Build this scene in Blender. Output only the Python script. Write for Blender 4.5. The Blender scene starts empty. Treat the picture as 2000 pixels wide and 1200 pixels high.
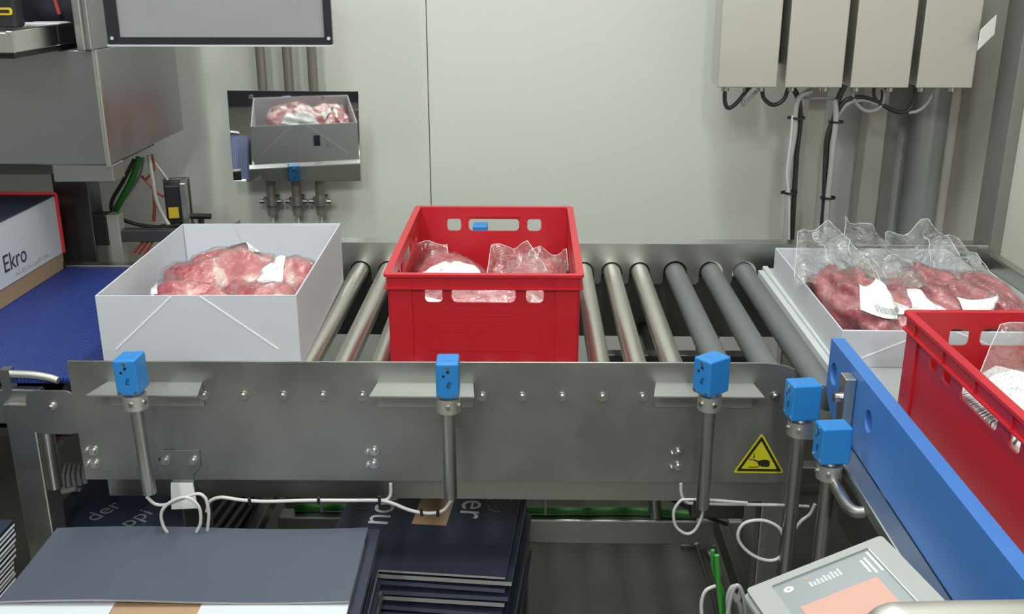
import bpy, bmesh, math, random
from mathutils import Vector, Matrix, Euler, noise

random.seed(7)
S = bpy.context.scene
C = S.collection
R = math.radians

# ------------------------------------------------------------------ camera
F_PX, PITCH, YAW, CAM_Z = 1985.0, 18.8, -1.06, 1.639
cam_data = bpy.data.cameras.new('camera')
cam_data.sensor_fit = 'HORIZONTAL'; cam_data.sensor_width = 36.0
cam_data.lens = F_PX / 2000.0 * 36.0
cam_data.clip_start = 0.05
cam = bpy.data.objects.new('camera', cam_data); C.objects.link(cam)
cam.location = (0, 0, CAM_Z)
cam.rotation_euler = (R(90 - PITCH), 0, R(-YAW))
S.camera = cam

# ------------------------------------------------------------------ world, exposure
w = bpy.data.worlds.new('world'); S.world = w; w.use_nodes = True
w.node_tree.nodes['Background'].inputs[0].default_value = (0.80, 0.86, 0.84, 1)
w.node_tree.nodes['Background'].inputs[1].default_value = 0.15
S.view_settings.view_transform = 'Standard'; S.view_settings.look = 'None'
S.view_settings.gamma = 1.0; S.view_settings.use_curve_mapping = False
S.view_settings.exposure = 0.80
LAMPS = [  # ceiling tube luminaires: x, y, power
    (-0.95, 1.55, 16), (0.12, 1.55, 17), (-0.95, -1.5, 36), (0.12, -1.5, 46), (0.12, 2.60, 8), (-2.6, 0.2, 8)]

# ------------------------------------------------------------------ measuring helper: a pixel of the photograph at a known distance
_pt, _yw = R(PITCH), R(YAW)
_w = Vector((math.sin(_yw)*math.cos(_pt), math.cos(_yw)*math.cos(_pt), -math.sin(_pt)))
_r = Vector((math.cos(_yw), -math.sin(_yw), 0)); _u = _r.cross(_w)
def _ray(px, py): return _w + _r*((px-1000)/F_PX) - _u*((py-600)/F_PX)
def at(px, py, Y):
    d = _ray(px, py); return Vector((0, 0, CAM_Z)) + d*(Y/d.y)
def atz(px, py, Z):
    d = _ray(px, py); return Vector((0, 0, CAM_Z)) + d*((Z-CAM_Z)/d.z)

# ------------------------------------------------------------------ materials
M = {}
def mat(name, col, rough=0.5, metal=0.0, noise_amt=0.0, noise_scale=20.0, bump=0.0, bump_scale=60.0,
        coat=0.0, stretch=None, rough_var=0.0, spec=0.5):
    m = bpy.data.materials.new(name); m.use_nodes = True
    nt = m.node_tree; b = nt.nodes['Principled BSDF']
    b.inputs['Base Color'].default_value = (*col, 1)
    b.inputs['Roughness'].default_value = rough
    b.inputs['Metallic'].default_value = metal
    b.inputs['Coat Weight'].default_value = coat
    b.inputs['Specular IOR Level'].default_value = spec
    if noise_amt or bump or rough_var:
        tc = nt.nodes.new('ShaderNodeTexCoord'); mp = nt.nodes.new('ShaderNodeMapping')
        nt.links.new(tc.outputs['Object'], mp.inputs[0])
        if stretch: mp.inputs['Scale'].default_value = stretch
    if noise_amt or rough_var:
        n = nt.nodes.new('ShaderNodeTexNoise'); n.inputs['Scale'].default_value = noise_scale
        n.inputs['Detail'].default_value = 6
        nt.links.new(mp.outputs[0], n.inputs['Vector'])
    if noise_amt:
        mx = nt.nodes.new('ShaderNodeMix'); mx.data_type = 'RGBA'
        a, c2 = mx.inputs['A'], mx.inputs['B']
        a.default_value = (*[max(0, v*(1-noise_amt)) for v in col], 1)
        c2.default_value = (*[min(1, v*(1+noise_amt)) for v in col], 1)
        nt.links.new(n.outputs['Fac'], mx.inputs['Factor'])
        nt.links.new(mx.outputs['Result'], b.inputs['Base Color'])
    if rough_var:
        mr = nt.nodes.new('ShaderNodeMapRange')
        mr.inputs['From Min'].default_value = 0.3; mr.inputs['From Max'].default_value = 0.7
        mr.inputs['To Min'].default_value = max(0.02, rough-rough_var); mr.inputs['To Max'].default_value = rough+rough_var
        nt.links.new(n.outputs['Fac'], mr.inputs['Value']); nt.links.new(mr.outputs[0], b.inputs['Roughness'])
    if bump:
        n2 = nt.nodes.new('ShaderNodeTexNoise'); n2.inputs['Scale'].default_value = bump_scale
        n2.inputs['Detail'].default_value = 4
        nt.links.new(mp.outputs[0], n2.inputs['Vector'])
        bp = nt.nodes.new('ShaderNodeBump'); bp.inputs['Strength'].default_value = bump
        bp.inputs['Distance'].default_value = 0.01
        nt.links.new(n2.outputs['Fac'], bp.inputs['Height']); nt.links.new(bp.outputs[0], b.inputs['Normal'])
    M[name] = m; return m

mat('wall_paint', (0.64, 0.65, 0.60), 0.45, noise_amt=0.03, noise_scale=1.5)
mat('wall_beige', (0.70, 0.66, 0.60), 0.5, noise_amt=0.04, noise_scale=2)
mat('seam', (0.22, 0.24, 0.22), 0.6)
mat('floor_epoxy', (0.085, 0.078, 0.066), 0.45, noise_amt=0.25, noise_scale=6, bump=0.15, bump_scale=200)
mat('ceiling_white', (0.7, 0.7, 0.68), 0.6)
mat('steel', (0.50, 0.50, 0.475), 0.33, 1, noise_amt=0.10, noise_scale=5, rough_var=0.07)
mat('steel_plate', (0.325, 0.330, 0.310), 0.38, 0.85, noise_amt=0.34, noise_scale=7, rough_var=0.08, bump=0.03, bump_scale=9)
mat('steel_box', (0.62, 0.61, 0.565), 0.50, 1, noise_amt=0.05, noise_scale=4, rough_var=0.06)
mat('steel_dark', (0.16, 0.16, 0.155), 0.42, 1, noise_amt=0.2, noise_scale=8)
mat('steel_bright', (0.72, 0.72, 0.70), 0.22, 1)
mat('steel_cabinet', (0.43, 0.435, 0.45), 0.36, 1, noise_amt=0.12, noise_scale=3, rough_var=0.08)
mat('roller_steel', (0.68, 0.67, 0.61), 0.34, 1, noise_amt=0.015, noise_scale=4)
mat('roller_grey', (0.125, 0.135, 0.138), 0.48, noise_amt=0.08, noise_scale=12)
mat('mirror', (0.80, 0.80, 0.77), 0.025, 1)
mat('screw', (0.62, 0.61, 0.58), 0.22, 1)
mat('crate_red', (0.48, 0.012, 0.022), 0.36, noise_amt=0.08, noise_scale=5)
mat('carton_white', (0.575, 0.59, 0.635), 0.55, noise_amt=0.02, noise_scale=6)
mat('crease_white', (0.88, 0.89, 0.91), 0.5)
mat('kraft', (0.36, 0.235, 0.135), 0.75, noise_amt=0.08, noise_scale=60)
mat('navy', (0.017, 0.022, 0.043), 0.46, noise_amt=0.15, noise_scale=30)
mat('navy_sheen', (0.068, 0.079, 0.112), 0.42, noise_amt=0.05, noise_scale=120)
mat('edge_grey', (0.30, 0.29, 0.28), 0.7)
mat('paper', (0.85, 0.85, 0.85), 0.5)
mat('print_navy', (0.03, 0.035, 0.07), 0.5)
mat('print_white', (0.66, 0.68, 0.72), 0.5)
mat('print_grey', (0.45, 0.46, 0.48), 0.5)
mat('print_shaded', (0.17, 0.18, 0.20), 0.5)  # lettering grey darkened to carry the shadow below the conveyor
mat('print_gold', (0.25, 0.21, 0.10), 0.5)
mat('glow_red', (0.62, 0.03, 0.04), 0.5)  # red scanner light put into a plain surface colour
mat('belt_blue', (0.010, 0.030, 0.19), 0.42)
mat('sensor_blue', (0.020, 0.20, 0.53), 0.40, noise_amt=0.05, noise_scale=30)
mat('board_blue', (0.050, 0.175, 0.50), 0.42, noise_amt=0.10, noise_scale=8, bump=0.06, bump_scale=120)
mat('marker', (0.01, 0.02, 0.06), 0.5)
mat('cable_white', (0.52, 0.51, 0.495), 0.45)
mat('cable_grey', (0.33, 0.33, 0.325), 0.45)
mat('cable_black', (0.02, 0.02, 0.02), 0.4)
mat('cable_green', (0.03, 0.22, 0.03), 0.45)
mat('cable_red', (0.42, 0.06, 0.05), 0.45)
mat('black', (0.015, 0.015, 0.018), 0.4)
mat('bezel', (0.018, 0.019, 0.026), 0.35)
mat('screen_off', (0.30, 0.30, 0.315), 0.30, noise_amt=0.16, noise_scale=3.5, rough_var=0.06)
mat('yellow', (0.62, 0.42, 0.02), 0.45)
mat('sign_yellow', (0.60, 0.54, 0.015), 0.45)
mat('sign_black', (0.018, 0.017, 0.010), 0.5)
mat('strip_white', (0.52, 0.54, 0.54), 0.4)
mat('belt_grey', (0.36, 0.38, 0.38), 0.5)
mat('panel_grey', (0.22, 0.24, 0.25), 0.3)
mat('panel_frame', (0.29, 0.30, 0.29), 0.4)
mat('panel_pink', (0.50, 0.27, 0.22), 0.4)
mat('panel_orange', (0.7, 0.25, 0.1), 0.4)
mat('duct_grey', (0.38, 0.40, 0.40), 0.30, 0.3)
mat('post_steel', (0.44, 0.425, 0.39), 0.45, 0.35, noise_amt=0.05, noise_scale=5)
mat('pipe_steel', (0.27, 0.245, 0.21), 0.4, 0.5)
mat('bracket_steel', (0.42, 0.42, 0.40), 0.45, 0.8)
mat('trim_grey', (0.21, 0.207, 0.19), 0.5, noise_amt=0.1, noise_scale=15)
mat('cloth_dark', (0.02, 0.02, 0.035), 0.8, noise_amt=0.4, noise_scale=10)

def belt_material():
    m = M['belt_blue']; nt = m.node_tree; b = nt.nodes['Principled BSDF']
    tc = nt.nodes.new('ShaderNodeTexCoord')
    hs = []
    for d, s in (('X', 40.0), ('Y', 62.0)):
        wv = nt.nodes.new('ShaderNodeTexWave'); wv.bands_direction = d; wv.inputs['Scale'].default_value = s
        wv.inputs['Distortion'].default_value = 0.0
        nt.links.new(tc.outputs['Object'], wv.inputs['Vector']); hs.append(wv)
    mul = nt.nodes.new('ShaderNodeMath'); mul.operation = 'MULTIPLY'
    nt.links.new(hs[0].outputs['Fac'], mul.inputs[0]); nt.links.new(hs[1].outputs['Fac'], mul.inputs[1])
    bp = nt.nodes.new('ShaderNodeBump'); bp.inputs['Strength'].default_value = 0.7; bp.inputs['Distance'].default_value = 0.004
    nt.links.new(mul.outputs[0], bp.inputs['Height']); nt.links.new(bp.outputs[0], b.inputs['Normal'])
belt_material()

def crate_grid_material():
    m = M['crate_red'].copy(); m.name = 'crate_red_grid'; M['crate_red_grid'] = m
    nt = m.node_tree; b = nt.nodes['Principled BSDF']
    tc = nt.nodes.new('ShaderNodeTexCoord'); hs = []
    for d in ('X', 'Z'):
        wv = nt.nodes.new('ShaderNodeTexWave'); wv.bands_direction = d; wv.inputs['Scale'].default_value = 55
        nt.links.new(tc.outputs['Object'], wv.inputs['Vector']); hs.append(wv)
    mul = nt.nodes.new('ShaderNodeMath'); mul.operation = 'MULTIPLY'
    nt.links.new(hs[0].outputs['Fac'], mul.inputs[0]); nt.links.new(hs[1].outputs['Fac'], mul.inputs[1])
    bp = nt.nodes.new('ShaderNodeBump'); bp.inputs['Strength'].default_value = 0.14; bp.inputs['Distance'].default_value = 0.002
    nt.links.new(mul.outputs[0], bp.inputs['Height']); nt.links.new(bp.outputs[0], b.inputs['Normal'])
crate_grid_material()

def meat_material(name, ramp):
    m = bpy.data.materials.new(name); m.use_nodes = True; M[name] = m
    nt = m.node_tree; b = nt.nodes['Principled BSDF']
    tc = nt.nodes.new('ShaderNodeTexCoord')
    mp = nt.nodes.new('ShaderNodeMapping'); mp.inputs['Scale'].default_value = (1.0, 0.6, 1.3)
    nt.links.new(tc.outputs['Object'], mp.inputs[0])
    n = nt.nodes.new('ShaderNodeTexNoise'); n.inputs['Scale'].default_value = 9; n.inputs['Detail'].default_value = 4
    n.inputs['Distortion'].default_value = 1.1
    nt.links.new(mp.outputs[0], n.inputs['Vector'])
    cr = nt.nodes.new('ShaderNodeValToRGB'); el = cr.color_ramp.elements
    el[0].position, el[0].color = ramp[0][0], (*ramp[0][1], 1)
    el[1].position, el[1].color = ramp[-1][0], (*ramp[-1][1], 1)
    for p, c in ramp[1:-1]:
        e = el.new(p); e.color = (*c, 1)
    nt.links.new(n.outputs['Fac'], cr.inputs['Fac']); nt.links.new(cr.outputs[0], b.inputs['Base Color'])
    b.inputs['Roughness'].default_value = 0.38
    b.inputs['Coat Weight'].default_value = 0.4; b.inputs['Coat Roughness'].default_value = 0.15
    n2 = nt.nodes.new('ShaderNodeTexNoise'); n2.inputs['Scale'].default_value = 45
    bp = nt.nodes.new('ShaderNodeBump'); bp.inputs['Strength'].default_value = 0.5; bp.inputs['Distance'].default_value = 0.01
    nt.links.new(tc.outputs['Object'], n2.inputs['Vector'])
    nt.links.new(n2.outputs['Fac'], bp.inputs['Height']); nt.links.new(bp.outputs[0], b.inputs['Normal'])
meat_material('meat_pink', [(0.34, (0.40, 0.035, 0.055)), (0.45, (0.52, 0.11, 0.125)), (0.53, (0.56, 0.20, 0.20)), (0.58, (0.74, 0.50, 0.46)), (0.68, (0.78, 0.62, 0.58))])
meat_material('meat_red', [(0.30, (0.17, 0.012, 0.02)), (0.44, (0.34, 0.035, 0.05)), (0.56, (0.46, 0.10, 0.11)), (0.70, (0.62, 0.36, 0.33))])

def film_material():
    m = bpy.data.materials.new('clear_film'); m.use_nodes = True; M['film'] = m
    nt = m.node_tree; nt.nodes.remove(nt.nodes['Principled BSDF'])
    out = nt.nodes['Material Output']
    tr = nt.nodes.new('ShaderNodeBsdfTransparent'); tr.inputs[0].default_value = (0.95, 0.955, 0.955, 1)
    gl = nt.nodes.new('ShaderNodeBsdfGlossy'); gl.inputs['Roughness'].default_value = 0.13
    gl.inputs['Color'].default_value = (0.95, 0.97, 0.97, 1)
    df = nt.nodes.new('ShaderNodeBsdfTranslucent'); df.inputs[0].default_value = (0.9, 0.92, 0.92, 1)
    df2 = nt.nodes.new('ShaderNodeBsdfDiffuse'); df2.inputs[0].default_value = (0.9, 0.92, 0.92, 1)
    tc = nt.nodes.new('ShaderNodeTexCoord')
    vo = nt.nodes.new('ShaderNodeTexNoise'); vo.inputs['Scale'].default_value = 28; vo.inputs['Detail'].default_value = 4
    vo.inputs['Distortion'].default_value = 1.5
    nt.links.new(tc.outputs['Object'], vo.inputs['Vector'])
    bp = nt.nodes.new('ShaderNodeBump'); bp.inputs['Strength'].default_value = 0.9; bp.inputs['Distance'].default_value = 0.012
    nt.links.new(vo.outputs['Fac'], bp.inputs['Height'])
    for s in (gl, df2): nt.links.new(bp.outputs[0], s.inputs['Normal'])
    lw = nt.nodes.new('ShaderNodeLayerWeight'); lw.inputs['Blend'].default_value = 0.30
    nt.links.new(bp.outputs[0], lw.inputs['Normal'])
    ad = nt.nodes.new('ShaderNodeMath'); ad.operation = 'MULTIPLY_ADD'; ad.inputs[1].default_value = 0.42; ad.inputs[2].default_value = 0.03
    nt.links.new(lw.outputs['Facing'], ad.inputs[0])
    m0 = nt.nodes.new('ShaderNodeMixShader'); m0.inputs[0].default_value = 0.5
    nt.links.new(df.outputs[0], m0.inputs[1]); nt.links.new(df2.outputs[0], m0.inputs[2])
    m1 = nt.nodes.new('ShaderNodeMixShader'); m1.inputs[0].default_value = 0.06
    nt.links.new(tr.outputs[0], m1.inputs[1]); nt.links.new(m0.outputs[0], m1.inputs[2])
    m2 = nt.nodes.new('ShaderNodeMixShader')
    nt.links.new(ad.outputs[0], m2.inputs[0]); nt.links.new(m1.outputs[0], m2.inputs[1]); nt.links.new(gl.outputs[0], m2.inputs[2])
    nt.links.new(m2.outputs[0], out.inputs['Surface'])
film_material()
m_ = M['film'].copy(); m_.name = 'clear_film_end'; M['film_end'] = m_
for n_ in m_.node_tree.nodes:
    if n_.type == 'MATH': n_.inputs[1].default_value = 0.60; n_.inputs[2].default_value = 0.06
    if n_.type == 'BSDF_GLOSSY': n_.inputs['Roughness'].default_value = 0.09
    if n_.type == 'MIX_SHADER' and not n_.inputs[0].is_linked and n_.inputs[0].default_value < .3: n_.inputs[0].default_value = 0.10
mat('film_seam', (0.62, 0.64, 0.65), 0.3)

def label_material():
    m = bpy.data.materials.new('label_print'); m.use_nodes = True; M['label'] = m
    nt = m.node_tree; b = nt.nodes['Principled BSDF']; b.inputs['Roughness'].default_value = 0.45
    uv = nt.nodes.new('ShaderNodeUVMap')
    sp = nt.nodes.new('ShaderNodeSeparateXYZ'); nt.links.new(uv.outputs[0], sp.inputs[0])
    def math_(op, a, v=None, v2=None):
        n = nt.nodes.new('ShaderNodeMath'); n.operation = op
        for i, q in enumerate((a, v, v2)):
            if q is None: continue
            if isinstance(q, (int, float)): n.inputs[i].default_value = q
            else: nt.links.new(q, n.inputs[i])
        return n.outputs[0]
    rows = math_('FRACT', math_('MULTIPLY', sp.outputs[1], 22.0))
    line = math_('GREATER_THAN', rows, 0.62)
    nz = nt.nodes.new('ShaderNodeTexNoise'); nz.inputs['Scale'].default_value = 1.0
    mp = nt.nodes.new('ShaderNodeMapping'); mp.inputs['Scale'].default_value = (90, 22, 1)
    nt.links.new(uv.outputs[0], mp.inputs[0]); nt.links.new(mp.outputs[0], nz.inputs['Vector'])
    words = math_('GREATER_THAN', nz.outputs['Fac'], 0.53)
    ink = math_('MULTIPLY', math_('MULTIPLY', line, words), 0.55)
    bars_n = nt.nodes.new('ShaderNodeTexNoise'); bars_n.inputs['Scale'].default_value = 1.0
    mp2 = nt.nodes.new('ShaderNodeMapping'); mp2.inputs['Scale'].default_value = (120, 0.01, 1)
    nt.links.new(uv.outputs[0], mp2.inputs[0]); nt.links.new(mp2.outputs[0], bars_n.inputs['Vector'])
    bars = math_('GREATER_THAN', bars_n.outputs['Fac'], 0.5)
    zone = math_('MULTIPLY', math_('MULTIPLY', math_('LESS_THAN', sp.outputs[1], 0.28), math_('GREATER_THAN', sp.outputs[1], 0.10)),
                 math_('MULTIPLY', math_('GREATER_THAN', sp.outputs[0], 0.12), math_('LESS_THAN', sp.outputs[0], 0.6)))
    bars = math_('MULTIPLY', bars, zone)
    keep = math_('SUBTRACT', 1.0, zone)
    ink = math_('MAXIMUM', math_('MULTIPLY', ink, keep), bars)
    mx = nt.nodes.new('ShaderNodeMix'); mx.data_type = 'RGBA'
    mx.inputs['A'].default_value = (0.84, 0.85, 0.86, 1); mx.inputs['B'].default_value = (0.08, 0.08, 0.10, 1)
    nt.links.new(ink, mx.inputs['Factor']); nt.links.new(mx.outputs['Result'], b.inputs['Base Color'])
label_material()

# ------------------------------------------------------------------ object helpers
MW = {}                                              # object -> world matrix (kept by hand)
def setp(o, label=None, cat=None, group=None, kind=None):
    if label: o['label'] = label
    if cat: o['category'] = cat
    if group: o['group'] = group
    if kind: o['kind'] = kind
    return o
def thing(name, label, cat, loc=(0, 0, 0), rot=(0, 0, 0), group=None):
    o = bpy.data.objects.new(name, None); C.objects.link(o)
    o.empty_display_size = 0.05
    o.location = loc; o.rotation_euler = rot
    MW[o] = Matrix.LocRotScale(Vector(loc), Euler(rot), None)
    return setp(o, label, cat, group)
def link_mesh(name, me, mats, parent=None, world=False):
    """mesh coordinates are local to the parent, or world coordinates if world=True"""
    o = bpy.data.objects.new(name, me); C.objects.link(o)
    if mats is not None:
        me.materials.clear()
        for m in (mats if isinstance(mats, (list, tuple)) else [mats]):
            me.materials.append(M[m] if isinstance(m, str) else m)
    if parent is not None:
        o.parent = parent
        if world: me.transform(MW[parent].inverted())
        MW[o] = MW[parent].copy()
    else: MW[o] = Matrix.Identity(4)
    return o
class B:
    def __init__(s): s.v, s.f, s.sm, s.mi = [], [], [], []
    def add(s, vs, fs, smooth=False, mi=0):
        n = len(s.v); s.v += [Vector(p) for p in vs]
        for f in fs: s.f.append([i+n for i in f]); s.sm.append(smooth); s.mi.append(mi)
        return s
    def box(s, lo, hi, mtx=None, mi=0):
        (a, b, c), (d, e, f) = lo, hi
        vs = [Vector(p) for p in ((a,b,c),(d,b,c),(d,e,c),(a,e,c),(a,b,f),(d,b,f),(d,e,f),(a,e,f))]
        if mtx: vs = [mtx @ p for p in vs]
        return s.add(vs, [(3,2,1,0),(4,5,6,7),(0,1,5,4),(1,2,6,5),(2,3,7,6),(3,0,4,7)], mi=mi)
    def cyl(s, p0, p1, r0, r1=None, n=16, caps=True):
        p0, p1 = Vector(p0), Vector(p1); r1 = r0 if r1 is None else r1
        d = (p1-p0).normalized(); a = d.orthogonal().normalized(); b = d.cross(a)
        vs = []
        for p, r in ((p0, r0), (p1, r1)):
            for i in range(n):
                t = 2*math.pi*i/n; vs.append(p + a*(r*math.cos(t)) + b*(r*math.sin(t)))
        s.add(vs, [(i, (i+1) % n, n+(i+1) % n, n+i) for i in range(n)], True)
        if caps: s.add(vs[:n], [tuple(reversed(range(n)))]); s.add(vs[n:], [tuple(range(n))])
        return s
    def tube(s, pts, r, n=8, sub=6, closed=False):
        pts = [Vector(p) for p in pts]
        if len(pts) > 2 and sub > 1: pts = catmull(pts, sub)
        prev = None; rings = []
        for i, p in enumerate(pts):
            d = (pts[min(i+1, len(pts)-1)] - pts[max(i-1, 0)])
            if d.length < 1e-9: d = Vector((0, 0, 1))
            d.normalize()
            a = d.orthogonal() if prev is None else prev - d*prev.dot(d)
            a.normalize(); prev = a; b = d.cross(a)
            rings.append([p + a*(r*math.cos(2*math.pi*k/n)) + b*(r*math.sin(2*math.pi*k/n)) for k in range(n)])
        vs = [q for g in rings for q in g]; fs = []
        for i in range(len(rings)-1):
            for k in range(n): fs.append((i*n+k, i*n+(k+1) % n, (i+1)*n+(k+1) % n, (i+1)*n+k))
        s.add(vs, fs, True)
        s.add(rings[0], [tuple(reversed(range(n)))]); s.add(rings[-1], [tuple(range(n))])
        return s
    def prism(s, poly, y0, y1, axis='Y'):
        n = len(poly)
        if axis == 'Y': vs = [(x, y0, z) for x, z in poly] + [(x, y1, z) for x, z in poly]
        elif axis == 'X': vs = [(y0, x, z) for x, z in poly] + [(y1, x, z) for x, z in poly]
        else: vs = [(x, z, y0) for x, z in poly] + [(x, z, y1) for x, z in poly]
        fs = [tuple(range(n)), tuple(reversed(range(n, 2*n)))] + [(i, n+i, n+(i+1) % n, (i+1) % n) for i in range(n)]
        return s.add(vs, fs)
    def build(s, name, mats, parent=None, world=False, bevel=0, seg=2, fix=True):
        me = bpy.data.meshes.new(name)
        me.from_pydata(s.v, [], s.f)
        for p, sm, mi in zip(me.polygons, s.sm, s.mi): p.use_smooth = sm; p.material_index = mi
        if fix:
            bm = bmesh.new(); bm.from_mesh(me); bmesh.ops.recalc_face_normals(bm, faces=bm.faces); bm.to_mesh(me); bm.free()
        me.update()
        o = link_mesh(name, me, mats, parent, world)
        for p, mi in zip(me.polygons, s.mi): p.material_index = mi
        if bevel:
            md = o.modifiers.new('bevel', 'BEVEL'); md.width = bevel; md.segments = seg; md.limit_method = 'ANGLE'
            md.angle_limit = R(40); md.harden_normals = False
        return o
def catmull(pts, sub):
    out = []; P = [pts[0]*2-pts[1]] + pts + [pts[-1]*2-pts[-2]]
    for i in range(1, len(P)-2):
        p0, p1, p2, p3 = P[i-1:i+3]
        for k in range(sub):
            t = k/sub
            out.append(0.5*((2*p1) + (p2-p0)*t + (2*p0-5*p1+4*p2-p3)*t*t + (3*p1-p0-3*p2+p3)*t**3))
    out.append(pts[-1]); return out
def rrect(x0, y0, x1, y1, r, n=5):
    pts = []
    for cx, cy, a0 in ((x1-r, y0+r, -90), (x1-r, y1-r, 0), (x0+r, y1-r, 90), (x0+r, y0+r, 180)):
        for i in range(n+1):
            a = R(a0+90*i/n); pts.append((cx+r*math.cos(a), cy+r*math.sin(a)))
    return pts
def plate2d(loops, thick):
    """mesh of a flat plate in the local XY plane, first loop outer, others holes, centred thickness on Z"""
    cu = bpy.data.curves.new('tmp', 'CURVE'); cu.dimensions = '2D'; cu.fill_mode = 'BOTH'; cu.extrude = thick/2
    for lp in loops:
        sp = cu.splines.new('POLY'); sp.points.add(len(lp)-1); sp.use_cyclic_u = True
        for p, q in zip(sp.points, lp): p.co = (q[0], q[1], 0, 1)
    ob = bpy.data.objects.new('tmp', cu); me = bpy.data.meshes.new_from_object(ob)
    bpy.data.objects.remove(ob); bpy.data.curves.remove(cu)
    for p in me.polygons: p.use_smooth = False
    return me
def text_mesh(body, size, thick=0.0006, align='CENTER', shear=0.0):
    cu = bpy.data.curves.new('tmp', 'FONT'); cu.body = body; cu.size = size; cu.extrude = thick/2
    cu.align_x = align; cu.align_y = 'CENTER'; cu.shear = shear; cu.resolution_u = 3
    ob = bpy.data.objects.new('tmp', cu); me = bpy.data.meshes.new_from_object(ob)
    bpy.data.objects.remove(ob); bpy.data.curves.remove(cu)
    return me
def frame(origin, xdir, ydir):
    x = Vector(xdir).normalized(); z = x.cross(Vector(ydir)).normalized(); y = z.cross(x)
    m = Matrix.Identity(4)
    for i in range(3): m[i][0], m[i][1], m[i][2], m[i][3] = x[i], y[i], z[i], origin[i]
    return m
def put(name, me, mtx, mats, parent=None, world=True):
    me.transform(mtx); return link_mesh(name, me, mats, parent, world)
def copy_tree(o, parent=None):
    c = o.copy(); C.objects.link(c); c.parent = parent; MW[c] = Matrix.Identity(4)
    if parent is not None: c.matrix_parent_inverse = o.matrix_parent_inverse
    for ch in list(o.children): copy_tree(ch, c)
    return c
def share(o, parent, loc, name=None, rot=None):
    c = o.copy(); C.objects.link(c); c.parent = parent
    if name: c.name = name
    c.location = loc
    if rot: c.rotation_euler = rot
    return c
ORD = ['topmost', 'second', 'third', 'fourth', 'fifth', 'sixth', 'seventh', 'eighth', 'ninth', 'tenth', 'eleventh', 'twelfth',
       'thirteenth', 'fourteenth', 'fifteenth', 'sixteenth', 'seventeenth', 'eighteenth']
def ordn(i): return ORD[i] + ('' if i == 0 else ' from top')

# ------------------------------------------------------------------ the room
WX0, WX1, WY0, WY1, WZ = -4.2, 1.385, -3.2, 3.35, 3.3
def struct(o): o['kind'] = 'structure'; return o
struct(B().box((WX0-.1, WY0-.1, -0.1), (WX1+.1, WY1+.1, 0)).build('floor', 'floor_epoxy'))
struct(B().box((WX0-.1, WY0-.1, WZ), (WX1+.1, WY1+.1, WZ+.1)).build('ceiling', 'ceiling_white'))
wb = struct(B().box((WX0, WY1, 0), (WX1+.1, WY1+.1, WZ)).build('wall_back', 'seam'))
edges = [WX0, -2.75, -1.52, -0.3335, 0.915, WX1]
for a, b in zip(edges[:-1], edges[1:]):
    B().box((a+.0013, WY1-.012, 0), (b-.0013, WY1, WZ)).build('panel', 'wall_paint', wb, bevel=0.002)
wr = struct(B().box((WX1, WY0, 0), (WX1+.1, WY1, WZ)).build('wall_right', 'seam'))
re = [WY0, -1.6, -0.1, 1.4, 2.93, WY1-.012]
for a, b in zip(re[:-1], re[1:]):
    B().box((WX1-.012, a+.002, 0), (WX1, b-.002, WZ)).build('panel', 'wall_beige', wr, bevel=0.002)
struct(B().box((WX0-.1, WY0, 0), (WX0, WY1, WZ)).build('wall_left', 'wall_paint'))
struct(B().box((WX0, WY0-.1, 0), (WX1, WY0, WZ)).build('wall_front', 'wall_paint'))
dr = struct(B().box((-2.7, WY0, 0), (.7, WY0+.03, 2.3)).build('added_dark_panel', 'cloth_dark'))  # added unseen dark panel with strips, darkens mirror and metal reflections
for q in range(17): B().box((-2.7+.2*q+.004, WY0+.03, .02), (-2.7+.2*q+.196, WY0+.036, 2.28)).build('added_dark_strip', 'bezel', dr)
t1 = struct(B().box((WX1-.045, 2.885, 0), (WX1-.012, 3.005, WZ)).build('trim_1', 'trim_grey', bevel=0.003))
struct(B().box((WX1-.05, WY1-.05, 0), (WX1-.012, WY1-.012, WZ)).build('trim_2', 'wall_beige', bevel=0.012, seg=3))

# ceiling luminaires
for i, (lx, ly, pw) in enumerate(LAMPS):
    nm = ['over the front left of the conveyor', 'over the front right of the conveyor', 'behind the viewer on the left',
          'behind the viewer on the right', 'near the back wall', 'over the left side of the room'][i]
    t = thing('ceiling_light', f'white tube luminaire on the ceiling {nm}', 'ceiling light', (lx, ly, WZ-.09), group='ceiling tube luminaires')
    B().prism([(-.13, .02), (-.10, .09), (.10, .09), (.13, .02), (.12, .02), (.095, .08), (-.095, .08), (-.12, .02)], -.62, .62).build('housing', 'ceiling_white', t)
    ld = bpy.data.lights.new('tube_light', 'AREA'); ld.shape = 'RECTANGLE'; ld.size = 0.2; ld.size_y = 1.2
    ld.energy = pw; ld.color = (0.94, 1.0, 0.97)
    lo = bpy.data.objects.new('tube_light', ld); C.objects.link(lo); lo.parent = t; lo.location = (0, 0, 0.01)

# ------------------------------------------------------------------ roller conveyor
PY = 1.80                                            # front face of the side plate
BELT = 0.85                                          # height of the roller tops
conv = thing('roller_conveyor', 'stainless roller conveyor with long front side plate and steel rollers', 'conveyor', (-0.15, 2.25, 0))
poly = [(-0.888, .655), (.530, .662), (.530, .848), (.507, .858), (.505, .904), (.490, .9105), (.470, .915), (.44, .917), (-0.890, .911)]
side = B().prism(poly, PY, PY+.004).build('side_plate', 'steel_plate', conv, True, bevel=0.001)
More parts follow.
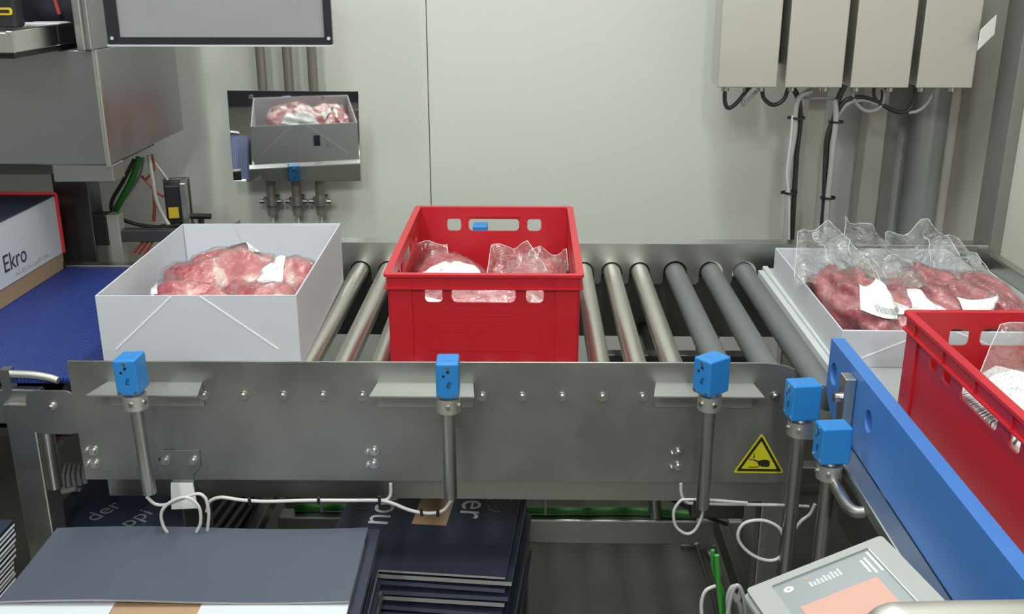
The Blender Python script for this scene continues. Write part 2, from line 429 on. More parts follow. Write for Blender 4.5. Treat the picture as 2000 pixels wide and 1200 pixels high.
# bolts: head + washer, shared mesh
bb = B().cyl((0, 0, 0), (0, -.0025, 0), .0095, n=16).cyl((0, -.0025, 0), (0, -.010, 0), .0068, .0058, n=12)
bolt0 = None
def bolt(parent, x, z, y=PY, rough=False):
    global bolt0
    if bolt0 is None:
        bolt0 = bb.build('bolt', 'screw', parent); o = bolt0
    else:
        o = bolt0.copy(); C.objects.link(o); o.parent = parent
    pw_ = MW[parent]; o.location = pw_.inverted() @ Vector((x, y, z)); return o
PITCHX = 0.0773
for k in range(-9, 6):
    x = -0.0135 + PITCHX*k
    if -0.85 < x < -0.64 or -0.30 < x < -0.11 or 0.235 < x < 0.44: continue
    bolt(side, x, .8435 + .004*x)
bolt(side, .472, .848)
for x, z in ((-.862, .720), (-.863, .691), (-.305, .725), (-.307, .696), (.293, .727), (.294, .697)): bolt(side, x, z)
for x, z in ((-.876, .722), (-.877, .693), (-.318, .724), (-.319, .695), (.281, .724), (.281, .694)):
    o = bolt(side, x, z); o.scale = (.55, .8, .55)
# inner side channel that shows as a dark band below the plate
B().box((-.86, 1.835, .600), (.53, 1.842, .80)).box((-.86, 1.842, .600), (.53, 1.895, .606)).build('lower_channel', 'steel', conv, True)
# back rail with arched notches over the rollers
roll_x = [(-0.0135+PITCHX*k, .0235, 0) for k in range(-8, 5)]
roll_x = [(x+.007, r, g) for x, r, g in roll_x] + [(.401, .0275, 1), (.500, .0275, 1), (.592, .0275, 1)]
def rail_poly(z0, z1, x0, x1, zc):
    pts = [(x0, z1), (x1, z1), (x1, z0)]
    for x, r, g in sorted(roll_x, reverse=True):
        rr = r+.006
        if not x0+.03 < x < x1-.03: continue
        pts += [(x+rr+.006, z0), (x+rr, z0+.008), (x+rr, zc)]
        for i in range(1, 8):
            a = math.pi*i/8; pts.append((x+rr*math.cos(a), zc+rr*math.sin(a)))
        pts += [(x-rr, zc), (x-rr, z0+.008), (x-rr-.006, z0)]
    pts += [(x0, z0)]
    return pts
me = plate2d([rail_poly(.790, .905, -.902, .78, BELT-.026)], .004)
rail = put('back_rail', me, frame((0, 2.70, 0), (1, 0, 0), (0, 0, 1)), 'steel', conv)
B().box((-.902, 2.702, .901), (.78, 2.752, .905)).build('rail_ledge', 'steel_bright', conv, True, bevel=.001)
B().box((-.902, 2.74, .62), (.78, 2.75, .80)).build('back_channel', 'steel_dark', conv, True)
protos = {}
for x, r, g in roll_x:
    if (r, g) not in protos:
        bo = B().cyl((0, -.435, 0), (0, .435, 0), r, n=32)
        o = bo.build('roller', 'roller_grey' if g else 'roller_steel', conv, bevel=.002); protos[(r, g)] = o
        ax = B().cyl((0, -.447, 0), (0, .447, 0), .006, n=10).build('axle', 'steel', o)
    else: o = copy_tree(protos[(r, g)], conv)
    o.location = (x+.15, 2.285-2.25, BELT-r)
# under-roller frame seen between the rollers
for x in (-.30, .33): B().box((x-.02, 1.845, .62), (x+.02, 2.74, .66)).build('cross_beam', 'steel_dark', conv, True, bevel=.003)
B().box((.18, 2.30, .70), (.56, 2.335, .735)).build('stiffener', 'steel_dark', conv, True, bevel=.002)
B().box((.40, 1.93, .70), (.44, 2.30, .76)).build('stiffener', 'steel', conv, True, bevel=.002)
B().box((.14, 2.12, .66), (.24, 2.20, .70)).build('drive_housing', 'steel', conv, True, bevel=.003)
B().box((.42, 2.16, .67), (.60, 2.20, .71)).build('drive_housing', 'steel_dark', conv, True, bevel=.003)
# legs and low frame
for x, y in ((-.695, 1.87), (.50, 1.87), (-.695, 2.66), (.50, 2.66)):
    lg = B().box((x-.024, y-.024, .012), (x+.024, y+.024, .66)).build('leg', 'steel', conv, True, bevel=.004)
    B().box((x-.05, y-.05, 0), (x+.05, y+.05, .012)).build('foot_plate', 'steel', lg, True)
B().box((-.66, 2.335, .185), (.56, 2.385, .256)).build('low_beam', 'steel', conv, True, bevel=.004)
B().box((-.70, 1.87, .27), (-.67, 2.66, .31)).build('side_beam', 'steel_dark', conv, True, bevel=.004)
B().box((.485, 1.87, .22), (.515, 2.66, .28)).build('side_beam', 'steel_dark', conv, True, bevel=.004)
# clamp plate under the side plate
clamp = B().prism([(-.729, .724), (-.651, .725), (-.651, .690), (-.668, .668), (-.668, .652), (-.712, .652), (-.714, .668), (-.729, .685)], PY-.004, PY-.0005).build('clamp_plate', 'steel_plate', conv, True, bevel=.001)
bolt(clamp, -.720, .702, PY-.004); bolt(clamp, -.664, .702, PY-.004)
B().prism([(-.713, .654), (-.669, .654), (-.665, .598), (-.718, .595)], PY-.010, PY-.006).build('paper_tag', 'paper', conv, True)
B().box((-.735, PY-.0006, .699), (-.729, PY+.001, .705)).build('slot', 'black', conv, True)
# angle brackets that carry the sensors
def angle(x0, x1, z, xi0, xi1):
    o = B().add([(x0, PY-.056, z), (x1, PY-.056, z), (xi1, PY, z+.004), (xi0, PY, z+.004),
             (x0, PY-.056, z-.003), (x1, PY-.056, z-.003), (xi1, PY, z+.001), (xi0, PY, z+.001)],
            [(0,1,2,3), (7,6,5,4), (0,4,5,1), (1,5,6,2), (2,6,7,3), (3,7,4,0)])
    o.box((xi0, PY-.003, z-.046), (xi1, PY-.0005, z+.004))
    return o.build('angle_bracket', 'bracket_steel', conv, True)
angle(-.835, -.624, .865, -.815, -.632); angle(-.300, -.103, .867, -.292, -.108); angle(.232, .438, .871, .242, .428)
# tiny cable holders that drop from the channel
for px, y in ((467, 1.83), (762, 1.80), (1332, 1.80)):
    pass

# ------------------------------------------------------------------ warning sign on the plate
sg = thing('warning_sign', 'yellow triangular hand crush warning sticker on the steel side plate', 'sign', (.4525, PY-.002, .684))
def tri(s, rr, cz=0):  # rounded triangle, base width s
    h = s*.86; V = [(-s/2, 0), (s/2, 0), (0, h)]; pts = []
    cen = (0, h/3)
    for i in range(3):
        a, b, c = V[i-1], V[i], V[(i+1) % 3]
        da = Vector((a[0]-b[0], a[1]-b[1])).normalized(); dc = Vector((c[0]-b[0], c[1]-b[1])).normalized()
        for t in range(5):
            u = t/4; p0 = Vector(b)+da*rr; p2 = Vector(b)+dc*rr
            q = p0*(1-u)**2 + Vector(b)*2*u*(1-u) + p2*u*u; pts.append((q.x, q.y))
    return pts
fr = frame((.4525, PY-.0012, .684), (1, 0, 0), (0, 0, 1))
def off(lp, dx, dy): return [(x+dx, y+dy) for x, y in lp]
put('sticker', plate2d([tri(.101, .007)], .001), fr, 'sign_yellow', sg)
fr2 = frame((.4525, PY-.0020, .684), (1, 0, 0), (0, 0, 1))
put('border', plate2d([off(tri(.089, .004), 0, .004), off(tri(.071, .003), 0, .0092)], .0006), fr2, 'sign_black', sg)
hand = [(-.002, .018), (.004, .0145), (.016, .0135), (.020, .016), (.020, .026), (.016, .029), (.006, .0295), (-.002, .027), (-.011, .0295), (-.0115, .0275), (-.004, .024)]
put('hand_pictogram', plate2d([hand], .0006), fr2, 'sign_black', sg)
pm = plate2d([[(-.021, .0285), (-.010, .0285), (-.010, .0300), (-.021, .0300)]], .0006)
put('press_line', pm, fr2, 'sign_black', sg)
put('press_line', plate2d([[(-.021, .0125), (-.005, .0125), (.001, .0155), (.000, .0165), (-.005, .0138), (-.021, .0138)]], .0006), fr2, 'sign_black', sg)
put('arrow', plate2d([[(-.0125, .043), (-.011, .043), (-.011, .036), (-.0095, .036), (-.01175, .032), (-.014, .036), (-.0125, .036)]], .0006), fr2, 'sign_black', sg)

# ------------------------------------------------------------------ blue photo sensors on posts
def make_sensor():
    """local frame: origin at top of the clamp ring; screw face looks along -Y"""
    t = thing('photo_sensor', 'sensor', 'sensor', group='blue photoelectric sensors on posts')
    hs = B().box((-.0205, -.0265, .006), (.0205, .0265, .074)).build('housing', 'sensor_blue', t, bevel=.0035, seg=3)
    sc = None
    for x, z in ((0, .067), (-.0145, .0125), (.0145, .0125)):
        if sc is None:
            sc = B().cyl((0, 0, 0), (0, -.0012, 0), .0034, n=12).build('screw', 'screw', hs); sc.location = (x, -.0265, z)
        else: share(sc, hs, (x, -.0265, z))
    for x, z, r in ((.001, .0585, .0030), (-.007, .0505, .0026)):
        B().cyl((x, -.0255, z), (x, -.0270, z), r, n=10).build('lens_hole', 'black', hs)
    put('marker_letter', text_mesh('E', .016, .0006, shear=.25), frame((.001, -.0268, .033), (1, 0, 0), (0, 0, 1)), 'marker', hs, False)
    B().box((-.012, -.008, .0736), (.010, -.005, .0744)).build('scuff', 'board_blue', hs)
    B().cyl((0, 0, -.004), (0, 0, .007), .0125, n=16).build('gland', 'steel', t)
    ring = [(0, -.022), (0, 0)]
    cl = B().cyl((0, 0, -.028), (0, 0, 0), .0215, n=28).build('clamp_ring', 'steel_box', t, bevel=.0012)
    for a in (-90, -25):
        ca, sa = math.cos(R(a)), math.sin(R(a))
        B().cyl((.020*ca, .020*sa, -.013), (.0255*ca, .0255*sa, -.013), .0042, n=10).build('set_screw', 'screw', cl)
    return t
sensor = make_sensor()
def post_for(t, length, r=.0125, z0=-.024):
    return B().cyl((0, 0, z0-length), (0, 0, z0), r, n=20).build('post', 'steel', t)
SENS = [((-.722, 1.695, .890), 0, .178, 'blue sensor on a post in front of the left white carton'),
        ((-.147, 1.695, .889), 2, .183, 'blue sensor on a post in front of the middle red crate'),
        ((.327, 1.695, .897), -52, .208, 'blue angled sensor on a post near the plate right end'),
        ((.485, 1.665, .862), -82, .30, 'blue sensor beside the blue board, the farther of two'),
        ((.520, 1.585, .818), -84, .36, 'blue sensor beside the blue board, nearer and lowest one')]
for i, (loc, rz, ln, lab) in enumerate(SENS):
    s = sensor if i == 0 else copy_tree(sensor)
    s['label'] = lab; s.location = loc; s.rotation_euler = (0, 0, R(rz)); SENS[i] = (s, ln)
for s, ln in SENS: post_for(s, ln)
sensor.rotation_euler = (R(-1.5), R(-2), 0)
# two more behind the back rail (one shows in the mirror, one through the crate handle)
for loc, lab in (((-.745, 2.80, .850), 'blue sensor behind the left carton, seen in the mirror'),
                 ((-.143, 2.83, .852), 'blue sensor behind the back rail, seen through the crate handle')):
    s = copy_tree(sensor)
    for ch in list(s.children):
        if ch.name.startswith('post'): bpy.data.objects.remove(ch)
    s['label'] = lab; s.location = loc; s.rotation_euler = (0, 0, R(180)); post_for(s, .18)
# outer plate behind the rail with its angle, seen in the mirror
bp_ = B().box((-.902, 2.752, .66), (.50, 2.756, .903)).build('back_plate', 'steel_plate', conv, True)
B().box((-.83, 2.756, .822), (-.63, 2.80, .826)).build('angle_bracket', 'steel', conv, True)
B().box((-.24, 2.756, .824), (-.05, 2.83, .828)).build('angle_bracket', 'steel', conv, True)
# arm that carries the two sensors next to the blue board
# ------------------------------------------------------------------ crates
def make_crate(name, label, loc, rz):
    """600 x 400 x 200 crate, local x = short side, y = long side, origin at the bottom centre"""
    t = thing(name, label, 'crate', loc, (0, 0, R(rz)), group='red meat crates')
    W, L, H = .40, .60, .20
    wi, li = W/2-.011, L/2-.011                       # outer face of the walls
    def wall(width, holes): return plate2d([[(-width/2, .0), (width/2, .0), (width/2, H-.002), (-width/2, H-.002)]] + holes, .004)
    zt, zb = .171, .139
    short = [rrect(-.118, zb, -.083, zt, .009), rrect(-.064, zb, .064, zt, .011), rrect(.085, zb, .120, zt, .009)]
    longh = [rrect(-.19, zb, -.155, zt, .009), rrect(-.135, zb, -.10, zt, .009), rrect(-.064, zb, .064, zt, .011), rrect(.10, zb, .135, zt, .009), rrect(.155, zb, .19, zt, .009)]
    for s in (-1, 1):
        w_ = put('short_wall', wall(2*wi, short), frame((0, s*(li-.002), 0), (1, 0, 0), (0, 0, 1)), 'crate_red', t, False)
        B().box((-.115, s*li-.0008 if s < 0 else li-.0005, .035), (.115, s*li+.0005 if s < 0 else li+.0008, .128)).build('textured_panel', 'crate_red_grid', w_)
        for q in (-1, 1):
            B().box((q*.166-.022, s*(li+.0015)-.002, .0), (q*.166+.022, s*(li+.0015)+.002, .168)).build('corner_rib', 'crate_red', w_, bevel=.001)
            # (ribs stand 3.5 mm proud of the wall)
        w2 = put('long_wall', wall(2*li-.008, longh), frame((s*(wi-.002), 0, 0), (0, 1, 0), (0, 0, 1)), 'crate_red', t, False)
        for q in (-1, 1):
            B().box((s*(wi+.0015)-.002, q*.262-.024, .0), (s*(wi+.0015)+.002, q*.262+.024, .168)).build('corner_rib', 'crate_red', w2, bevel=.001)
    def ring(o, i, z0, z1):
        r_ = .012
        me = plate2d([rrect(-W/2+o, -L/2+o, W/2-o, L/2-o, r_), rrect(-W/2+i, -L/2+i, W/2-i, L/2-i, .006)], z1-z0)
        me.transform(Matrix.Translation((0, 0, (z0+z1)/2))); return me
    link_mesh('rim_top', ring(0, .0152, .1945, .2005), 'crate_red', t).modifiers.new('b', 'BEVEL').width = .0012
    link_mesh('rim_band', ring(.0045, .0112, .171, .195), 'crate_red', t)
    link_mesh('rim_lip', ring(.0005, .0112, .1690, .1722), 'crate_red', t)
    for s in (-1, 1):
        for x in (-.143, -.071, .063, .137):
            B().box((x-.001, s*(L/2-.0035)-.002, .172), (x+.001, s*(L/2-.0035)+.002, .195)).build('rim_rib', 'crate_red', t)
        for y in (-.24, -.12, 0, .12, .24):
            B().box((s*(W/2-.0035)-.002, y-.001, .172), (s*(W/2-.0035)+.002, y+.001, .195)).build('rim_rib', 'crate_red', t)
        B().prism(rrect(-.068, .176, .068, .182, .0025), s*(li-.004)-.002, s*(li-.004)+.002).build('handle_lip', 'crate_red', t)
    B().box((-wi+.004, -li+.004, .004), (wi-.004, li-.004, .008)).build('base', 'crate_red', t)
    return t
make_crate('plastic_crate', 'red plastic crate standing in the middle of the steel rollers', (-.0925, 2.222, BELT+.0005), 0)
make_crate('plastic_crate', 'red plastic crate at the right edge behind the blue board', (.853, 1.392, .8625), 0.6)

# ------------------------------------------------------------------ white cartons
def make_carton(label, loc, rz, W, L, H, group='white open cartons'):
    t = thing('open_carton', label, 'carton', loc, (0, 0, R(rz)), group=group)
    th = .003
    f_ = B().box((-W/2, -L/2, 0), (W/2, -L/2+th, H)).build('front_wall', 'carton_white', t, bevel=.0008)
    bk = B().box((-W/2, L/2-th, 0), (W/2, L/2, H)).build('back_wall', 'carton_white', t, bevel=.0008)
    for s in (-1, 1):
        B().box((s*W/2-(th if s > 0 else 0), -L/2+th, 0), (s*W/2+(th if s < 0 else 0), L/2-th, H)).build('side_wall', 'carton_white', t, bevel=.0008)
    B().box((-W/2+th, -L/2+th, 0), (W/2-th, L/2-th, th)).build('base', 'carton_white', t)
    # fold creases of the corner gussets on both ends
    for y in (-L/2-.0003, L/2+.0003):
        for s in (-1, 1):
            p0 = Vector((s*.028-.02, y, H-.001)); p1 = Vector((s*.165-.008, y, max(.02, H-.115)))
            d = (p1-p0).normalized(); n = Vector((-d.z, 0, d.x))
            q = [p0+n*.0013, p1+n*.0013, p1-n*.0013, p0-n*.0013]
            B().add([v+Vector((0, -.0006, 0)) for v in q]+[v+Vector((0, .0006, 0)) for v in q],
                    [(0,1,2,3), (7,6,5,4), (0,4,5,1), (1,5,6,2), (2,6,7,3), (3,7,4,0)]).build('crease', 'crease_white', f_ if y < 0 else bk)
    # inner corner flaps with a rounded end folded against both end walls
    for yy, pr in ((L/2-th-.0040, bk), (-L/2+th+.0040, f_)):
        for s in (-1, 1):
            e = .045
            lp = [(-W/2+.004, .004), (-e, .004), (-e, H*.35)]
            for i in range(1, 7):
                a = i/6; lp.append((-e - .03*a*a, H*.35 + (H*.63)*a))
            lp += [(-W/2+.004, H*.985)]
            lp = [(s*-x, z) for x, z in lp]
            put('corner_flap', plate2d([lp], .0030), frame((0, yy, 0), (1, 0, 0), (0, 0, 1)), 'carton_white', pr, False)
    B().box((.03, L/2, H*.45), (.055, L/2+.0006, H*.72)).build('stamp_print', 'print_navy', bk)
    B().box((.075, L/2, H*.40), (.09, L/2+.0006, H*.52)).build('stamp_print', 'print_grey', bk)
    return t
make_carton('white open carton of pink meat on the left rollers', (-.677, 2.215, BELT+.0005), 1.6, .402, .59, .155)
make_carton('shallow white carton of bagged red meat behind right crate', (.845, 2.225, .8625), -.6, .435, .62, .078)

# ------------------------------------------------------------------ bagged meat
BND = [None, None]                                   # walls of the container round the pack, pack matrix
def surf(d, rad, seed, amp, grow=1.0, crink=0.0):
    n = Vector(d)
    o = Vector((seed*3.1, seed*1.7, seed*2.3))
    r = 1 + amp*noise.noise(n*1.6+o) + amp*.55*noise.noise(n*3.6+o)
    if crink:
        c = abs(noise.noise(n*5+o*2))*1.0 + abs(noise.noise(n*10+o))*.6
        r += crink*(c-.25)
    r *= grow
    p = Vector((n.x*rad[0]*r, n.y*rad[1]*r, n.z*rad[2]*r))
    # squarer section: packs sit flat
    if p.z < -rad[2]*.72: p.z = -rad[2]*.72
    if BND[0]:
        q = BND[1] @ p; x0, x1, y0, y1, z0 = BND[0]; e = .002 if grow < 1.01 else (.0012 if grow < 1.06 else .0005)
        q.x = min(max(q.x, x0+e), x1-e); q.y = min(max(q.y, y0+e), y1-e); q.z = max(q.z, z0+e)
        p = BND[1].inverted() @ q
    return p
def ball(rad, seed, amp, grow, crink, nu, nv):
    vs, fs = [], []
    for j in range(nv+1):
        ph = -math.pi/2 + math.pi*j/nv
        for i in range(nu):
            th = 2*math.pi*i/nu
            vs.append(surf((math.cos(ph)*math.cos(th), math.cos(ph)*math.sin(th), math.sin(ph)), rad, seed, amp, grow, crink))
    for j in range(nv):
        for i in range(nu):
            a, b = j*nu+i, j*nu+(i+1) % nu
            fs.append((a, b, b+nu, a+nu))
    return vs, fs
def meat_pack(label, loc, rad, rz=0, seed=1, m='meat_pink', labels=(), tails=(), amp=.28, group='bagged cuts of meat', tilt=(0, 0), bnd=None):
    t = thing('meat_pack', label, 'meat', loc, (R(tilt[0]), R(tilt[1]), R(rz)), group)
    BND[0], BND[1] = bnd, MW[t]
    vs, fs = ball(rad, seed, amp, 1.0, 0, 44, 24)
    b = B().add(vs, fs, True); b.build('meat', m, t, fix=False)
    vs, fs = ball(rad, seed, amp, 1.035, .10, 72, 40)
    B().add(vs, fs, True).build('bag', 'film', t, fix=False)
    for (th0, th1, ph0, ph1) in labels:             # label patch on the bag, in degrees (azimuth, elevation)
        n = 10; vs, uv = [], []
        for j in range(n+1):
            for i in range(n+1):
                th = R(th0+(th1-th0)*i/n); ph = R(ph0+(ph1-ph0)*j/n)
                vs.append(surf((math.cos(ph)*math.cos(th), math.cos(ph)*math.sin(th), math.sin(ph)), rad, seed, amp, 1.075)); uv.append((i/n, j/n))
        fs = [(j*(n+1)+i, j*(n+1)+i+1, (j+1)*(n+1)+i+1, (j+1)*(n+1)+i) for j in range(n) for i in range(n)]
        o = B().add(vs, fs, True).build('label_sticker', 'label', t, fix=False)
        ul = o.data.uv_layers.new(name='UVMap')
        for lp in o.data.loops: ul.data[lp.index].uv = uv[lp.vertex_index]
    for k, (base, tip, wid, fold) in enumerate(tails):    # free bag end: crumpled film from a base line to a ragged tip
        base, tip = Vector(base), Vector(tip)
        ax = (tip-base); side_ = Vector(wid); n1, n2 = 18, 22
        nrm = ax.cross(side_).normalized(); vs = []
        for j in range(n2+1):
            v = j/n2
            wv = 1-(1-fold)*v
            for i in range(n1+1):
                u = i/n1*2-1
                p = base + ax*v + side_*(u*wv)
                o = Vector((seed*2.2+k*5, 0, 0))
                q = p*14+o
                p = p + nrm*(.018*noise.noise(q) + .008*noise.noise(q*2.7) + .004*noise.noise(q*6) + .02*math.cos(u*4+seed)*(1-v*.5)) + ax.normalized()*(.008*noise.noise(q*.9+o)*v)
                vs.append(p)
        fs = [(j*(n1+1)+i, j*(n1+1)+i+1, (j+1)*(n1+1)+i+1, (j+1)*(n1+1)+i) for j in range(n2) for i in range(n1)]
        be = B().add(vs, fs, True).build('bag_end', 'film_end', t, fix=False)
        rim_ = [vs[j*(n1+1)] for j in range(4, n2+1, 2)] + [vs[n2*(n1+1)+i] for i in range(1, n1, 2)] + [vs[j*(n1+1)+n1] for j in range(n2, 3, -2)]
        B().tube(rim_, .0008, 5, 1).build('seam', 'film_seam', be)
    return t
Z0 = BELT+.005
# left carton
b1 = (-.858, -.492, 1.936, 2.492, .856)
meat_pack('large pink cut in the left of the white carton', (-.700, 2.19, .926), (.112, .165, .092), -20, 3, 'meat_pink', labels=[(70, 150, 25, 55)], bnd=b1)
meat_pack('pink cut with white label in the right of the white carton', (-.555, 2.22, .918), (.075, .13, .075), -6, 8, 'meat_pink', labels=[(150, 290, 38, 84)], bnd=b1)
meat_pack('pink fatty cut at the front right of the white carton', (-.565, 2.05, .918), (.10, .10, .070), 20, 5, 'meat_pink', bnd=b1)
meat_pack('pink cut at the front left of the white carton', (-.725, 2.03, .915), (.105, .095, .072), 0, 11, 'meat_pink', labels=[(150, 215, 15, 55)], bnd=b1)
# middle crate
b2 = (-.277, .092, 1.938, 2.506, .8585)
meat_pack('labelled cut in the left of the middle red crate', (-.185, 2.24, .917), (.09, .22, .063), 8, 21, 'meat_pink', labels=[(190, 350, 40, 86)], bnd=b2, amp=.2,
          tails=[((-.06, .10, .02), (-.05, .20, .055), (.07, .0, .0), .8)])
meat_pack('cut at the right of the middle red crate with loose film', (.005, 2.27, .905), (.088, .22, .060), -5, 24, 'meat_pink', labels=[(210, 300, 30, 60)], bnd=b2, amp=.2,
          tails=[((-.03, -.04, .03), (-.06, .06, .092), (.075, .02, .0), .55), ((.03, .02, .03), (.03, .10, .068), (.055, .0, .0), .8)])
meat_pack('cut at the front of the middle red crate behind handle', (-.09, 2.02, .930), (.165, .078, .070), 0, 27, 'meat_pink', labels=[(-160, -118, 0, 42), (-75, -50, -5, 35)], bnd=b2, amp=.18)
# right carton
b3 = (.634, 1.054, 1.924, 2.526, .867)
meat_pack('red cut at the left of the shallow white carton', (.715, 2.13, .922), (.070, .205, .066), 8, 31, 'meat_red', labels=[(-140, -20, 30, 75)], amp=.36, bnd=b3,
          tails=[((-.02, .08, .035), (.045, .36, .085), (.09, .01, .03), .45), ((.02, .0, .05), (.06, .30, .075), (.07, .0, -.02), .6)])
meat_pack('slim red cut under film second in the shallow carton', (.815, 2.16, .918), (.058, .215, .058), 6, 34, 'meat_red', labels=[(-130, -40, 25, 66)], amp=.32, bnd=b3,
          tails=[((0, .02, .04), (.07, .36, .085), (.10, .0, -.045), .55), ((0, -.10, .05), (.03, .12, .070), (.06, .0, .01), .8)])
meat_pack('red cut with folds third in the shallow white carton', (.900, 2.14, .924), (.060, .20, .066), 6, 38, 'meat_red', labels=[(-125, -50, 15, 50)], amp=.38, bnd=b3,
          tails=[((0, .06, .04), (.09, .36, .075), (.09, .0, .03), .6)])
meat_pack('pale red cut at the right of the shallow carton', (.995, 2.13, .918), (.060, .19, .060), 6, 41, 'meat_red', amp=.3, bnd=b3,
          tails=[((.0, -.02, .04), (.05, .26, .080), (.085, -.05, -.035), .6)])
# right crate
b4 = (.669, 1.036, 1.106, 1.676, .871)
meat_pack('labelled cut filling the red crate at right edge', (.815, 1.40, .948), (.16, .23, .072), 4, 51, 'meat_pink', labels=[(95, 275, 28, 84)], bnd=b4,
          tails=[((.05, .12, .03), (.11, .24, .10), (.15, .0, .0), .75)], amp=.14)
meat_pack('cut under the holes of the right edge crate', (.79, 1.21, .925), (.11, .10, .058), 0, 55, 'meat_pink', bnd=b4)
BND[0] = None

# ------------------------------------------------------------------ left belt conveyor
bc = thing('belt_conveyor', 'blue belt conveyor feeding the rollers from the left', 'conveyor', (-1.6, 2.28, 0))
B().box((-2.4, 1.885, .825), (-.905, 2.665, .840)).build('belt', 'belt_blue', bc, True, bevel=.006)
B().box((-2.4, 2.665, .79), (-.915, 2.70, .846)).build('far_side_rail', 'steel', bc, True, bevel=.003)
B().box((-2.4, 1.865, .745), (-.985, 1.885, .822)).build('near_side_rail', 'steel', bc, True, bevel=.003)
B().cyl((-.925, 1.89, .805), (-.925, 2.66, .805), .028, n=24).build('end_roller', 'steel_dark', bc, True)
ep = put('end_plate', plate2d([rrect(-1.005, .735, -.905, .829, .022)], .006), frame((0, 1.845, 0), (1, 0, 0), (0, 0, 1)), 'steel', bc)
bolt(ep, -.955, .795, 1.842)
B().box((-1.055, 1.845, 0.01), (-.995, 1.905, .80)).build('leg', 'steel', bc, True, bevel=.004)
B().box((-2.2, 1.845, 0.01), (-2.14, 1.905, .80)).build('leg', 'steel', bc, True, bevel=.004)
B().box((-1.055, 2.62, 0.01), (-.995, 2.68, .80)).build('leg', 'steel', bc, True, bevel=.004)
B().box((-2.2, 2.62, 0.01), (-2.14, 2.68, .80)).build('leg', 'steel', bc, True, bevel=.004)
B().cyl((-.986, 1.868, .60), (-.986, 1.868, .74), .014, n=14).build('pivot_pin', 'steel', bc, True)
B().tube([(-1.5, 1.872, .848), (-1.15, 1.872, .853), (-1.02, 1.872, .853), (-.97, 1.870, .848), (-.945, 1.866, .842)], .0075, n=12).build('guide_bar', 'steel_box', bc, True)
B().box((-1.06, 1.862, .82), (-1.04, 1.884, .865)).build('guide_holder', 'steel', bc, True)
B().box((-2.4, 1.90, .70), (-.96, 2.64, .72)).build('under_tray', 'steel_dark', bc, True)
# printed carton on the belt
pc = thing('printed_carton', 'navy and white printed carton with lettering on blue belt', 'carton', (-1.48, 2.34, .8405), (0, 0, R(-.4)))
pcx = .20
B().box((-.20, -.31, 0), (.20, .31, .045)).build('tray', 'kraft', pc, bevel=.001)
sl = B().box((-.202, -.312, .045), (.202, .312, .203)).build('sleeve', 'carton_white', pc, bevel=.001)
B().box((-.204, -.314, .2025), (.204, .314, .206)).build('lid_top', 'navy', pc, bevel=.001)
B().prism([(-.204, .045), (.208, .045), (.208, .206), (.202, .212), (-.204, .212)], .313, .319).build('scanner_glow', 'glow_red', pc)  # red edge paints the scanner's glow on the carton's far end
tm = text_mesh('Ekro', .062, .0008, 'RIGHT')
put('lettering', tm, frame((.2026, .122, .098), (0, 1, 0), (0, 0, 1)), 'print_navy', sl, False)
put('small_print', text_mesh('HOUSE OF QUALITY VEAL', .0155, .0006, 'RIGHT'), frame((.2026, .235, .063), (0, 1, 0), (0, 0, 1)), 'print_grey', sl, False)
B().box((.165, -.10, .2058), (.180, .06, .2066)).build('lid_print', 'print_grey', sl)

# ------------------------------------------------------------------ left cabinet with its open compartment
cb = thing('control_cabinet', 'stainless steel control cabinet on a dark stand at left', 'cabinet', (-1.6, 2.8, 0))
B().box((-2.3, 2.50, 1.155), (-1.052, 3.07, 1.437)).build('body', 'steel_cabinet', cb, True, bevel=.004)
B().box((-1.075, 2.505, 1.437), (-1.052, 3.07, 2.1)).build('side_panel', 'steel_cabinet', cb, True, bevel=.002)
B().box((-2.3, 3.03, 1.437), (-1.075, 3.07, 2.1)).build('back_panel', 'steel_dark', cb, True)
B().box((-2.3, 2.50, 2.08), (-1.052, 3.07, 2.12)).build('roof', 'steel_cabinet', cb, True)
B().box((-1.082, 2.47, 1.437), (-1.045, 2.505, 2.1)).build('corner_post', 'steel_cabinet', cb, True, bevel=.004)
B().box((-1.078, 2.46, 1.437), (-1.058, 2.47, 2.1)).build('corner_post', 'steel', cb, True, bevel=.003)
B().box((-1.058, 2.492, 1.150), (-1.046, 2.502, 1.440)).build('edge_strip', 'steel_bright', cb, True, bevel=.002)
B().box((-2.3, 2.56, 1.12), (-1.12, 3.0, 1.155)).build('base_frame', 'steel_dark', cb, True, bevel=.002)
B().box((-1.20, 2.505, 1.112), (-1.048, 2.58, 1.155)).build('base_bracket', 'steel', cb, True, bevel=.002)
B().box((-1.335, 2.77, .0), (-1.235, 2.85, 1.12)).build('stand_column', 'steel_dark', cb, True, bevel=.003)
B().box((-1.20, 2.78, .0), (-1.165, 2.82, .96)).build('stand_column', 'post_steel', cb, True, bevel=.003)
B().box((-1.165, 2.785, .880), (-.93, 2.815, .915)).build('sensor_arm', 'steel_dark', cb, True, bevel=.002)
B().box((-1.30, 2.78, .87), (-1.20, 2.83, .96)).build('arm_clamp', 'black', cb, True, bevel=.004)
for i in range(3):
    x = -1.14+i*.014; B().cyl((x, 2.80, .845-.004*i), (x+.03, 2.80, .878), .004, n=8).build('red_spacer', 'cable_red', cb, True)
